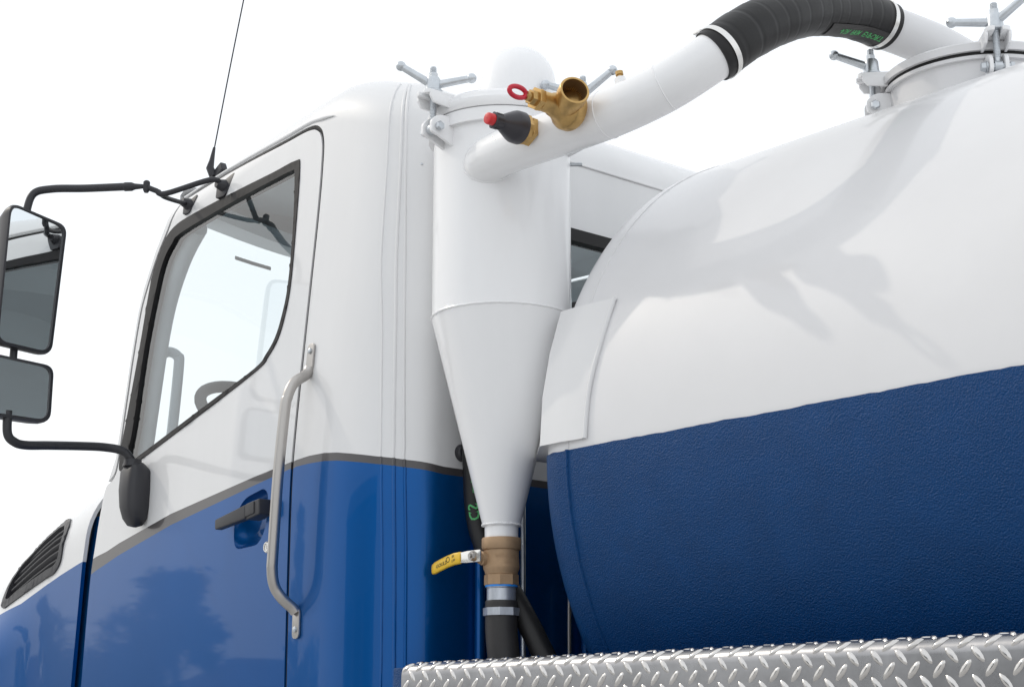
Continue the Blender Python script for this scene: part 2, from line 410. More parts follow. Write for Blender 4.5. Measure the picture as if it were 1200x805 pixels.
shell_poly = [tuple(p) for p in GAP[:k0+1]]+front_edge+[(SR, VMAX)]+rw_open(0)+[(SR, 1.12)]
shell = panel('cab_shell', cab, shell_poly, cuts=[clipline(ST_U, -.40, SR), clipline(ST_L, -.40, SR)], h=.035, thick=.03, mats=[WHITE, STRIPE, BLUE, LINER], classify=paint, parent=cabin, inner_mat=True, mirror=YC)
# roof skin between the rounded edges
mb = MB(); rows = []; ss = [-1.348+i*.05 for i in range(23)]+[-.26+i*.03 for i in range(1, 38)]
ss = [s_ for s_ in ss if s_ < SR]+[SR]
for s_ in ss:
    p = Vector(cab(s_, VMAX)); sp = Vector((min(p.x, -.40), YC, p.z+.035)); row = []
    for j in range(9):
        t = j/8; q = p.lerp(sp, t); q.z = p.z+.035*(1-(1-t)**2); row.append(q)
    rows.append(row)
vs = [q for r_ in rows for q in r_]; n_ = 9
fs = [(i*n_+j, (i+1)*n_+j, (i+1)*n_+j+1, i*n_+j+1) for i in range(len(rows)-1) for j in range(8)]
mb.add(vs, fs); mb.add([(v.x, 2*YC-v.y, v.z) for v in vs], [f[::-1] for f in fs])
mb.add([(v.x, v.y, v.z-.04) for v in vs], [f[::-1] for f in fs], 1); mb.add([(v.x, 2*YC-v.y, v.z-.04) for v in vs], fs, 1)
mb.build('roof', [WHITE, LINER], cabin, 60)
# drip rail over the door, one each side
for sg in (0, 1):
    pts = [on(cab, s_, v_, .002) for s_, v_ in [(-1.31, 2.893), (-1.27, 2.889), (-.98, 2.874), (-.65, 2.846), (-.50, 2.838), (-.44, 2.829), (-.395, 2.822), (-.36, 2.819)]]
    pts = smooth_path(pts, 5)
    if sg: pts = [Vector((p.x, 2*YC-p.y, p.z)) for p in pts]
    MB().tube(pts, [.0045]*(len(pts)-8)+[.0045*(1-i/8.5) for i in range(8)], 10).build('drip_rail', WHITE, cabin)
# vertical hem beads down the rear corner
for ss_, r_ in (([(-.0995, 1.15), (-.1005, 1.45), (-.106, 1.74), (-.127, 2.15), (-.146, 2.39), (-.152, 2.70), (-.157, 2.86), (-.165, 2.95)], .0030),
                ([(-.067, 1.15), (-.069, 1.45), (-.075, 1.74), (-.092, 2.15), (-.104, 2.39), (-.112, 2.70), (-.118, 2.86), (-.125, 2.95)], .0045),
                ([(-.038, 1.15), (-.0405, 1.45), (-.046, 1.74), (-.068, 2.15), (-.083, 2.45), (-.097, 2.70), (-.105, 2.86), (-.115, 2.95)], .004)):
    q = smooth_path([(a, b, 0) for a, b in ss_], 10)
    for sg in (0, 1):
        m = MB()
        for lo, hi, mi in ((0, ST_L, 2), (ST_L, ST_U, 1), (ST_U, 9, 0)):
            sel = [p for p in q if (p.y >= (lerp(lo, p.x) if lo else 0)) and (p.y <= (lerp(hi, p.x) if hi != 9 else 9))]
            if lo: sel = [Vector((sel[0].x, lerp(lo, sel[0].x), 0))]+sel
            if hi != 9: sel = sel+[Vector((sel[-1].x, lerp(hi, sel[-1].x), 0))]
            pp = [on(cab, p.x, p.y, -.0005) for p in sel]
            if sg: pp = [Vector((p.x, 2*YC-p.y, p.z)) for p in pp]
            m.tube(pp, r_, 10, True, mi)
        m.build('hem_bead', [WHITE, STRIPE, BLUE], cabin)

for v_ in (2.70,):
    MB().lathe([(0, .0030), (.0015, .0028), (.002, .0015), (.002, .0005)], on(cab, -.022-.025*max(0, v_-1.8), v_, 0), nrm(cab, -.03, v_), 10).build('panel_screw', ZINC, cabin)
# ---- driver door
CUP = [(p.x, p.y) for p in round_poly([(-.712, 1.705), (-.575, 1.708), (-.538, 1.75), (-.535, 1.835), (-.56, 1.850), (-.665, 1.835), (-.715, 1.79)], .045, 5)]
door = panel('driver_door', cab, DOOR, holes=[offset_poly(SEAL_O, -.006), CUP], cuts=[clipline(ST_U, -1.66, -.425), clipline(ST_L, -1.66, -.425)], h=.035, thick=.035, mats=[WHITE, STRIPE, BLUE, LINER], classify=paint, parent=cabin, inner_mat=True)
panel('window_seal', cab, SEAL_O, holes=[SEAL_I], h=.03, thick=.03, off=.0055, mats=[TRIM], parent=door, edge=.003)
panel('window_glass', cab, offset_poly(SEAL_I, .008), h=.05, thick=0, off=-.006, mats=[SIDEGLASS], parent=door)
far_door = panel('passenger_door', lambda s_, v_: (cab(s_, v_)[0], cab(s_, v_)[1], cab(s_, v_)[2]), DOOR, holes=[offset_poly(SEAL_O, -.006)], cuts=[clipline(ST_U, -1.66, -.425), clipline(ST_L, -1.66, -.425)], h=.06, thick=.035, mats=[WHITE, STRIPE, BLUE, LINER], classify=paint, parent=cabin, inner_mat=True)
fseal = panel('window_seal', cab, SEAL_O, holes=[SEAL_I], h=.05, thick=.03, off=.0055, mats=[TRIM], parent=far_door)
fgl = panel('window_glass', cab, offset_poly(SEAL_I, .008), h=.06, thick=0, off=-.006, mats=[SIDEGLASS], parent=far_door)
for o in (far_door, fseal, fgl):
    me = o.data
    for v in me.vertices: v.co.y = 2*YC-v.co.y
    me.flip_normals()
# black weatherstrip set near the surface to stand in for the gap's shade
ws = [on(cab, p[0], p[1], -.0105) for p in offset_poly(DOOR, .0065)[:k0]]
MB().tube(smooth_path(ws, 1), .0085, 8).build('weatherstrip_gap_shade', TRIM, door)
# handle cup
cc = Vector((sum(p[0] for p in CUP)/len(CUP), sum(p[1] for p in CUP)/len(CUP)))
m = MB(); rings = [(1.0, 0), (.985, -.006), (.93, -.016), (.80, -.027), (.55, -.033), (.05, -.035)]; nC = len(CUP)
vs = [on(cab, cc.x+(p[0]-cc.x)*k, cc.y+(p[1]-cc.y)*k, o_) for k, o_ in rings for p in CUP]
m.add(vs, [(i*nC+j, i*nC+(j+1) % nC, (i+1)*nC+(j+1) % nC, (i+1)*nC+j) for i in range(len(rings)-1) for j in range(nC)])
m.build('handle_cup', BLUE, door, 80)
def local_frame(s_, v_, ang=0):
    N = nrm(cab, s_, v_); z_ = (Vector((0, 0, 1))-N*N.z).normalized(); x_ = z_.cross(N)      # x_ to the rear along the skin
    R = Matrix((x_, -N, z_)).transposed()     # local y points inwards
    return R @ Matrix.Rotation(-ang, 3, 'Y')
Rf = local_frame(-.63, 1.785, radians(5))
c0 = on(cab, -.63, 1.785, .026); m = MB()
def lever(x0, x1, z0a, z1a, z0b, z1b, y0, y1, bev):
    bm = bmesh.new(); cs = []
    for x, za, zb in ((x0, z0a, z1a), (x1, z0b, z1b)):
        for y in (y0, y1):
            for z in (za, zb): cs.append(bm.verts.new((x, y, z)))
    for f in ((0, 1, 3, 2), (4, 6, 7, 5), (0, 4, 5, 1), (2, 3, 7, 6), (0, 2, 6, 4), (1, 5, 7, 3)): bm.faces.new([cs[i] for i in f])
    bmesh.ops.recalc_face_normals(bm, faces=list(bm.faces)); bmesh.ops.bevel(bm, geom=list(bm.edges), offset=bev, segments=3, profile=.6, affect='EDGES'); bm.verts.index_update()
    r_ = ([c0+Rf @ v.co for v in bm.verts], [tuple(v.index for v in f.verts) for f in bm.faces]); bm.free(); return r_
m.add(*lever(-.118, .05, -.016, .011, -.018, .018, -.014, .008, .005))
m.add(*lever(.045, .118, -.021, .021, -.019, .021, -.010, .032, .005))
m.add(*lever(.045, .095, -.014, .017, -.013, .018, -.013, .0, .003))
m.build('door_handle', BLACK, door)
m = MB(); N = nrm(cab, -.525, 1.697)
m.lathe([(-.004, .0145), (.004, .0145), (.0065, .012), (.0065, .0095), (.004, .009), (.004, .001)], on(cab, -.525, 1.697), N, 28)
m.box(on(cab, -.525, 1.697, .0045), (.0025, .003, .011), local_frame(-.525, 1.697, .2))
m.build('lock_cylinder', BAND, door)

# ---- grab bar on the rear pillar
gp = [on(cab, s_, v_, o_) for s_, v_, o_ in ((-.366, 2.128, .004), (-.364, 2.116, .009), (-.360, 2.104, .021), (-.356, 2.093, .036), (-.354, 2.080, .050), (-.353, 2.062, .060), (-.353, 2.040, .066), (-.354, 2.01, .069),
      (-.362, 1.85, .069), (-.372, 1.66, .069), (-.374, 1.625, .068), (-.375, 1.600, .064), (-.375, 1.580, .056), (-.372, 1.562, .043), (-.369, 1.548, .028), (-.366, 1.537, .014), (-.364, 1.527, .006))]
gb = MB().tube(smooth_path(gp, 8), .0135, 18).build('grab_bar', STEEL, cabin)
for (s_, v_, dz) in ((-.366, 2.157, .036), (-.363, 1.500, .036)):
    m = MB(); poly = [(p.x, p.y) for p in round_poly([(-.0155, -dz), (.0155, -dz), (.0155, dz), (-.0155, dz)], .0155, 6)]
    R = local_frame(s_, v_); M4 = (R @ Matrix.Rotation(radians(90), 3, 'X')).to_4x4(); M4.translation = on(cab, s_, v_, .001)
    m.prism(poly, .0055, M4, .001); m.build('mounting_tab', STEEL, gb)
    zz = .016 if v_ > 2 else -.014
    m = MB(); m.lathe([(0, .0075), (.0045, .0072), (.006, .005), (.0062, .001)], on(cab, s_+.001, v_+zz, .006), nrm(cab, s_, v_), 14); m.build('bolt', ZINC, gb)

# ---- windscreen, its rubber and the header
fe = [(-1.585, 1.985)]+front_edge[1:-1]
col = []
for s_, v_ in fe:
    p = on(cab, s_, v_, -.022); row = []
    for j in range(17):
        t = j/8; y = p.y+(YC-p.y)*t; row.append(Vector((p.x-.012-.17*sin(pi*min(t, 2-t)/2) if 0 < j < 16 else p.x-.012, y, p.z)))
    col.append(row)
n_ = 17; vs = [q for r_ in col for q in r_]
MB().add(vs, [(i*n_+j, (i+1)*n_+j, (i+1)*n_+j+1, i*n_+j+1) for i in range(len(col)-1) for j in range(16)]).build('windscreen', SCREEN, cabin, 60)
for sg in (0, 1):
    pts = smooth_path([on(cab, s_+.004, v_, -.034) for s_, v_ in front_edge[:-1]], 5)
    if sg: pts = [Vector((p.x, 2*YC-p.y, p.z)) for p in pts]
    MB().tube(pts, .012, 12).build('windscreen_rubber', TRIM, cabin)
m = MB(); top = col[-1]; vs = []
for q in top: vs += [q+Vector((-.01, 0, -.02)), q+Vector((.16, 0, -.055)), q+Vector((.16, 0, -.01)), q+Vector((-.01, 0, .012)), ]
fs = []
for j in range(16):
    a = j*4; b = a+4; fs += [(a, b, b+1, a+1), (a+1, b+1, b+2, a+2), (a+2, b+2, b+3, a+3), (a+3, b+3, b, a)]
m.add(vs, fs); m.build('windscreen_header', [LINER], cabin)
# white roof nose above the screen
m = MB(); vs = []
for j, q in enumerate(top):
    e_ = rows[0][8]; zt = rows[0][min(j, 16-j)].z; vs += [q+Vector((-.012, 0, -.004)), q+Vector((-.012, 0, .05)), Vector((rows[0][0].x+.01, q.y, zt+.001))]
fs = []
for j in range(16):
    a = j*3; b = a+3; fs += [(a, b, b+1, a+1), (a+1, b+1, b+2, a+2)]
m.add(vs, fs); m.build('roof_nose', WHITE, cabin, 60)
MB().tube([(-1.545, .50, 2.772), (-1.565, .58, 2.772), (-1.58, .66, 2.772)], .0065, 8, flat=.3).build('screen_reflection_strip', DARKLIN, cabin)  # dark strip standing in for a reflection inside the windscreen
# pillar trims with their assist grips
for sg in (0, 1):
    pts = [on(cab, s_, v_, -.06) for s_, v_ in [(-1.53, 1.92), (-1.522, 2.05), (-1.512, 2.25), (-1.505, 2.42), (-1.49, 2.55), (-1.46, 2.64), (-1.41, 2.72), (-1.36, 2.77), (-1.30, 2.81)]]
    mir = lambda P: [Vector((p.x, 2*YC-p.y, p.z)) for p in P] if sg else P
    MB().tube(mir(smooth_path(pts, 5)), .052, 14, flat=.75).build('pillar_trim', LINER, cabin)
    g = [Vector((-1.51, .215, 2.385)), Vector((-1.50, .245, 2.405)), Vector((-1.49, .272, 2.395)), Vector((-1.487, .278, 2.36)), Vector((-1.50, .270, 2.12)), Vector((-1.505, .262, 2.085)), Vector((-1.515, .235, 2.07)), Vector((-1.52, .20, 2.085))]
    MB().tube(mir(smooth_path(g, 6)), .0165, 12).build('assist_grip', LINER, cabin)
# rear window
rwo = rw_open(.022); rwi = rw_open(-.022)[::-1]
panel('rear_window_seal', cab, rwo[:]+rwi, h=.04, thick=.035, off=.006, mats=[TRIM], parent=cabin, mirror=YC)
panel('rear_window_glass', cab, rw_open(-.01), h=.08, thick=0, off=-.008, mats=[SIDEGLASS], parent=cabin, mirror=YC)
# pressed seam under the roof edge at the rear
m = MB(); m.tube([Vector(cab(s_of_y(.17+(YC-.17)*i/12), 2.815))+Vector((.001, 0, 0)) for i in range(13)]+[Vector((cab(s_of_y(.17+(YC-.17)*i/12), 2.815)[0]+.001, 2*YC-(.17+(YC-.17)*i/12), cab(s_of_y(.17+(YC-.17)*i/12), 2.815)[2])) for i in range(11, -1, -1)], .0035, 8); m.build('roof_seam', WHITE, cabin)
# ribs, grommet and rod on the blue rear wall
for y_ in (.262, .60, 1.24, 1.58):
    mm = [Vector((.012, y_, 1.12)), Vector((.012, y_, 1.40)), Vector((.012, y_, 1.66)), Vector((.0, y_, 1.70))]
    MB().tube(mm, .012, 14).build('rear_wall_rib', BLUE, cabin)
MB().lathe([(-.01, .021), (.012, .021), (.016, .017), (.016, .001)], (0, .214, 1.89), (1, 0, 0), 24).build('grommet', BLACK, cabin)
MB().tube(smooth_path([(.03, .53, 1.13), (.03, .53, 1.55), (.035, .54, 1.575), (.05, .552, 1.585)], 5), .005, 10).build('hooked_rod', STEEL, cabin)
MB().tube([(.02, .39, 1.13), (.02, .39, 1.82)], .0065, 12).build('conduit', ZINC, cabin)

# ---- bonnet and wing
VENT = [(-1.96, -.078), (-1.912, -.125), (-1.925, -.225), (-1.965, -.243), (-2.355, -.223), (-2.388, -.203), (-2.39, -.13), (-2.33, -.085), (-2.17, -.062), (-2.04, -.062)]
VENT = [(p.x, p.y) for p in round_poly(VENT, .018, 3)]
HL = [(-3.3, -.20), (-2.7, -.22), (-2.385, -.243), (-2.219, -.269), (-2.025, -.273), (-1.768, -.271), (-1.6, -.272)]
bon_poly = [(-3.25, -.95), (-1.80, -.95), (-1.772, -.60), (-1.745, -.28), (-1.712, -.12), (-1.69, .0), (-1.685, .12), (-1.69, .50), (-1.69, .85), (-3.25, .85)]
bon = panel('bonnet', hood, bon_poly, holes=[VENT], cuts=[HL], h=.05, thick=.012, mats=[WHITE, BLUE, DARKGAP], classify=lambda p: 0 if p.y > lerp(HL, p.x) else 1, parent=cabin, inner_mat=True, mirror=YC)
panel('vent_frame', hood, offset_poly(VENT, .012), holes=[offset_poly(VENT, -.016)], h=.03, thick=.03, off=.008, mats=[BLACK], parent=bon, edge=.003)
panel('vent_backing', hood, offset_poly(VENT, .01), h=.08, thick=.004, off=-.05, mats=[DARKGAP], parent=bon)
for k in range(5):
    v_ = -.095-.027*k
    pts = [on(hood, s_, v_-.006*((s_+2.15)/.2), -.008) for s_ in [-2.42+.03*i for i in range(18)] if inside((s_, v_-.006*((s_+2.15)/.2)), VENT)]
    m = MB(); vs = []
    for p in pts:
        N = Vector((0, -1, .3)).normalized(); vs += [p+Vector((0, 0, .0025))+N*.004, p+Vector((0, 0, -.0025))+N*.004, p-N*.03+Vector((0, 0, -.022)), p-N*.03+Vector((0, 0, -.016))]
    fs = []
    for i in range(len(pts)-1):
        a = i*4; b = a+4; fs += [(a, a+1, b+1, b), (a+1, a+2, b+2, b+1), (a+2, a+3, b+3, b+2), (a+3, a, b, b+3)]
    fs += [(3, 2, 1, 0), tuple(len(vs)-4+i for i in range(4))]
    m.add(vs, fs).build('vent_slat', BLACK, bon)
# hinge pillar seen in the shut line, cowl and firewall
for sg in (0, 1):
    m = MB(); vs = []
    for x, z in ((-1.80, 1.0), (-1.775, 1.50), (-1.73, 1.76), (-1.69, 1.90)):
        vs += [(x-.05, .150, z), (x+.14, .135, z), (x+.14, .24, z), (x-.05, .24, z)]
    if sg: vs = [(x, 2*YC-y, z) for x, y, z in vs]
    fs = [(i*4+k, i*4+(k+1) % 4, i*4+4+(k+1) % 4, i*4+4+k) for i in range(3) for k in range(4)]+[(0, 1, 2, 3), (12, 13, 14, 15)]
    m.add(vs, fs); m.build('hinge_pillar', BLUE, cabin)
m = MB(); m.box((-1.63, YC, 1.94), (.12, 2*YC-.36, .06), None, .02); m.build('cowl_panel', BLACK, cabin)
m = MB(); m.box((-1.72, YC, 1.45), (.05, 2*YC-.42, .95), None, .01); m.build('firewall', DARKLIN, cabin)
# ---- cab furniture seen through the glass
m = MB(); m.box((-1.50, YC, 1.86), (.42, 2*YC-.42, .16), None, .05); m.build('dashboard', DARKLIN, cabin)
sw = MB(); ctr = Vector((-1.25, .46, 2.178)); ax = Vector((.60, 0, .80)).normalized(); a_ = Vector((0, 1, 0)); b_ = ax.cross(a_)
sw.tube([ctr+(a_*cos(t*2*pi/40)+b_*sin(t*2*pi/40))*.215 for t in range(40)], .0185, 12, closed=True)
for an in (0, pi, pi*1.5): sw.tube([ctr+(a_*cos(an)+b_*sin(an))*.21, ctr-ax*.03], .012, 10)
sw.lathe([(-.06, .05), (-.02, .055), (-.01, .04), (-.01, .001)], ctr, ax, 20); sw.tube([ctr-ax*.05, ctr-ax*.30], .03, 12); sw.build('steering_wheel', DARKLIN, cabin)
for y_ in (.50, 1.34):
    st = MB(); st.box((-.66, y_, 1.52), (.50, .48, .16), None, .05); seat = st.build('seat', SEATC, cabin)
    st = MB(); st.box((-.42, y_, 1.83), (.14, .46, .56), Matrix.Rotation(radians(8), 3, 'Y'), .055); st.build('seat_back', SEATC, seat)
m = MB(); m.box((-.95, YC, 1.18), (1.35, 2*YC-.25, .05), None, .01); m.build('cab_floor', DARKLIN, cabin)
m = MB(); m.box((-.8, YC, 1.09), (.9, .9, .16), None, .01); m.build('cab_mount', FRAME, cabin)

# ---- mirror: arms, brackets, two heads
arm = MB()
lo = [(-1.32, .05, 1.99), (-1.322, .045, 2.02), (-1.332, .02, 2.045), (-1.348, -.03, 2.052), (-1.352, -.10, 2.048), (-1.348, -.2, 2.038), (-1.343, -.270, 2.030), (-1.34, -.305, 2.034), (-1.34, -.328, 2.056), (-1.34, -.332, 2.12)]
MB().tube(smooth_path(lo, 8), .0128, 16).build('lower_mirror_arm', BLACK, cabin)
hi = [(-1.355, -.315, 2.70), (-1.35, -.30, 2.765), (-1.325, -.255, 2.785), (-1.26, -.18, 2.787), (-1.165, -.095, 2.787)]
arm.tube(smooth_path(hi, 8), .0115, 16)
arm.lathe([(-.012, .0085), (0, .0135), (.02, .013), (.03, .009), (.055, .0065), (.07, .0065)], (-1.172, -.10, 2.787), (.74, .66, -.02), 16)
arm.lathe([(-.02, .006), (-.012, .010), (.012, .010), (.016, .006)], (-1.122, -.058, 2.786), (0, 0, 1), 14)
Bq1, Bq2 = on(cab, -.985, 2.815, .012), on(cab, -1.222, 2.832, .012)
arm.tube(smooth_path([(-1.122, -.058, 2.783), (-1.105, -.035, 2.772), (-1.085, -.015, 2.763), Bq1+Vector((.0, -.035, .008)), Bq1], 6), .0082, 12)
arm.tube(smooth_path([(-1.10, -.03, 2.77), (-1.12, .0, 2.765), Bq2+Vector((.03, -.035, -.012)), Bq2], 6), .007, 12)
mirror = arm.build('mirror_arm', BLACK, cabin)
for q, (s_, v_) in zip((Bq1, Bq2), ((-.985, 2.815), (-1.222, 2.832))):
    M4 = (Matrix.Rotation(radians(4.6), 3, 'Z') @ Matrix.Rotation(radians(82), 3, 'X')).to_4x4(); M4.translation = on(cab, s_, v_, -.004)
    b = MB(); kb = 1 if s_ > -1.1 else .8; b.prism([(p.x*kb, p.y*kb) for p in round_poly([(-.03, -.036), (.014, -.036), (.052, .022), (.045, .030), (.0, .016), (-.034, .006)], .008, 3)], .010, M4, .003)
    b.tube([on(cab, s_, v_, 0), on(cab, s_, v_, .028)], [.02, .012], 14); b.build('arm_bracket', BLACK, mirror)
# pedestal on the door
ped = MB(); prof = [(2.012, .018, .020), (2.003, .030, .026), (1.985, .046, .036), (1.93, .046, .040), (1.88, .042, .038), (1.845, .034, .030), (1.825, .022, .018), (1.82, .004, .004)]
vs = []; nP = 20
for z, hx, hy in prof:
    tt = (2.0-z); cx, cy = -1.318+tt*.16, cab(-1.318, z)[1]-.030
    for k in range(nP):
        a = 2*pi*k/nP; sx = (abs(cos(a))**.6)*(1 if cos(a) > 0 else -1); sy = (abs(sin(a))**.6)*(1 if sin(a) > 0 else -1); vs.append((cx+hx*sx, cy+hy*sy, z))
fs = [(i*nP+k, (i+1)*nP+k, (i+1)*nP+(k+1) % nP, i*nP+(k+1) % nP) for i in range(len(prof)-1) for k in range(nP)]+[tuple(range(nP)), tuple((len(prof)-1)*nP+k for k in range(nP))[::-1]]
ped.add(vs, fs); ped.lathe([(0, .030), (.012, .026), (.02, .026)], (-1.32, .05, 2.0), (0, 0, 1), 20)
ped.build('mirror_pedestal', BLACK, mirror, 50)
def mirror_head(ctr, yaw, roll, wdt, hgt, dep, taper, nm, tilt=0):
    "housing with a raised lip and a glass set in it; faces +x before yaw"
    M = Matrix.Translation(ctr) @ Matrix.Rotation(yaw, 4, 'Z') @ Matrix.Rotation(tilt, 4, 'Y') @ Matrix.Rotation(roll, 4, 'X')
    a, b = wdt/2, hgt/2
    out = [(p.x, p.y) for p in round_poly([(-a, -b), (a*taper, -b), (a, b*.90), (-a, b)], [.03, .035, .03, .035], 6)]
    n = len(out); vs = []
    for k, x in ((1.0, .0), (1.012, -.010), (1.0, -.03), (.93, -dep*.75), (.80, -dep), (.5, -dep*1.06)):
        vs += [M @ Vector((x, y*k, z*k)) for y, z in out]
    nr = 6
    fs = [(i*n+j, i*n+(j+1) % n, (i+1)*n+(j+1) % n, (i+1)*n+j) for i in range(nr-1) for j in range(n)]+[tuple((nr-1)*n+k for k in range(n))]
    inn = [(y-(.009 if y > 0 else -.006), z-(.006 if z > 0 else -.008)) for y, z in out]
    o = len(vs); vs += [M @ Vector((.001, y, z)) for y, z in inn]; o2 = len(vs); vs += [M @ Vector((-.008, y, z)) for y, z in inn]
    fs += [(j, o+j, o+(j+1) % n, (j+1) % n) for j in range(n)]+[(o+j, o2+j, o2+(j+1) % n, o+(j+1) % n) for j in range(n)]
    h = MB().add(vs, fs).build(nm+'_housing', TRIM if False else BLACK, mirror)
    g = []; ng = 9
    for i in range(ng): pass
    gv = [M @ Vector((-.004, y, z)) for y, z in inn]+[M @ Vector((-.0035, 0, 0))]
    gl = MB().add(gv, [(j, (j+1) % n, n) for j in range(n)]).build(nm+'_glass', MIRROR, mirror, 60)
    return h
mirror_head(Vector((-1.335, -.288, 2.508)), radians(9), radians(-1.5), .195, .415, .085, .86, 'main_mirror')
mirror_head(Vector((-1.335, -.302, 2.188)), radians(4), radians(0), .205, .178, .08, .94, 'wide_angle_mirror', radians(-4))
m = MB(); m.tube([(-1.362, -.318, 2.10), (-1.368, -.315, 2.72)], .011, 12); m.build('mirror_stem', BLACK, mirror)

# ---- whip antenna
ab = on(cab, -1.115, 2.905, 0)
an = MB(); an.tube([ab+Vector((.0, -.012, -.004)), ab+Vector((-.006, -.022, .022)), ab+Vector((-.004, -.018, .045)), ab+Vector((.004, -.016, .085))], [.013, .012, .008, .004], 12)
an.box(ab+Vector((.022, -.004, .006)), (.055, .022, .03), Matrix.Rotation(radians(-25), 3, 'Y'), .006)
ant = an.build('antenna_base', BLACK, cabin)
MB().tube(smooth_path([ab+Vector((.004, -.016, .08)), ab+Vector((.075, -.006, .38)), ab+Vector((.165, .008, .75)), ab+Vector((.245, .02, 1.10))], 6), .0022, 8).build('antenna_whip', BLACK, ant)
# ------------------------------------------------------------------ vacuum tank
TZ, TR, TX0, TX1 = 1.825, .806, .477, 4.3
tank = thing('vacuum_tank', (2.2, YC, 1.0), 'large white cylindrical vacuum tank with rough dark blue lower half', 'tank')
def head_profile(grow=0):
    p = []
    for i in range(41):
        u = i/40; r = TR*sin(u*pi/2)**.75 if u > 0 else .001
        p.append((TX0-.02-.25*sqrt(max(0, 1-(r/TR)**2.5))-grow*.9*(1-(r/TR)**8), r+grow))
    p += [(TX0, TR+grow)]
    x = TX0+.12
    while x < TX1: p.append((x, TR+grow)); x += .02
    p += [(TX1, TR+grow), (TX1+.03, TR*.97+grow), (TX1+.1, TR*.8), (TX1+.16, TR*.4), (TX1+.17, .001)]
    return p
MB().lathe(head_profile(), (0, YC, TZ), (1, 0, 0), 160, caps=False).build('tank_shell', TANKW, tank, 60)
prof = head_profile(.0032); n_ = 120; vs = []
for i, (x, r) in enumerate(prof):
    for k in range(n_+1):
        a = pi+pi*k/n_
        if k in (0, n_):
            jit = .0005*sin(x*23)+.0004*sin(x*61+2)+.0004*sin(x*131+1)+random.uniform(-.0006, .0006)
            a += (-jit if k == 0 else jit)/max(r, .05)
        vs.append((x, YC+r*cos(a), TZ+r*sin(a)))
fs = [(i*(n_+1)+k, (i+1)*(n_+1)+k, (i+1)*(n_+1)+k+1, i*(n_+1)+k+1) for i in range(len(prof)-1) for k in range(n_)]
MB().add(vs, fs).build('blue_coating', TANKB, tank, 60)
m = MB(); random.seed(3)
for mi, a0, a1, rr in ((0, 0, pi, TR), (1, pi, 2*pi, TR+.003)):
    N_ = 260; pts = []; rad = []
    for k in range(N_+1):
        a = a0+(a1-a0)*k/N_; pts.append((TX0+random.uniform(-.0008, .0008), YC+rr*cos(a), TZ+rr*sin(a))); rad.append((.0022 if mi == 0 else .0036)+random.uniform(-.0008, .001))
    m.tube(pts, rad, 8, False, mi)
m.build('weld_bead', [TANKW, TANKB], tank)
# tank cradle under the shell
for x in (.9, 2.2, 3.6):
    m = MB(); poly = [(-.52, 0), (.52, 0), (.60, .30)]+[(.60-1.2*i/12, .30-.20*sin(pi*i/12)) for i in range(1, 12)]+[(-.60, .30)]
    M4 = Matrix(((0, 0, 1, x-.02), (1, 0, 0, YC), (0, 1, 0, .99), (0, 0, 0, 1))); m.prism(poly, .04, M4); m.build('cradle', FRAME, tank)
# manway
MX, MY, MZ, MR = 1.02, .89, 2.678, .200
MB().lathe([(-.20, MR-.004), (-.012, MR-.004), (-.012, MR+.006), (-.004, MR+.006), (-.004, .1)], (MX, MY, MZ), n=96, caps=False).build('manway_neck', TANKW, tank)
MB().lathe([(-.005, MR-.01), (-.005, MR+.0035), (.005, MR+.0035), (.005, MR-.01)], (MX, MY, MZ), n=96, caps=False).build('manway_gasket', RUBBER, tank)
lid = MB().lathe([(.0045, .02), (.0045, MR+.012), (.022, MR+.012), (.026, MR+.008), (.028, MR-.02), (.044, MR-.05), (.052, .08), (.054, .001)], (MX, MY, MZ), n=96, caps=False).build('manway_lid', TANKW, tank)
HP = [(.883, .75, 2.835), (.90, .80, 2.826), (.945, .865, 2.795), (.995, .91, 2.745), (1.02, .925, 2.70)]
MB().tube(smooth_path([(.884, .70, 2.838)]+HP, 8), .0515, 40).build('lid_pipe', TANKW, lid)

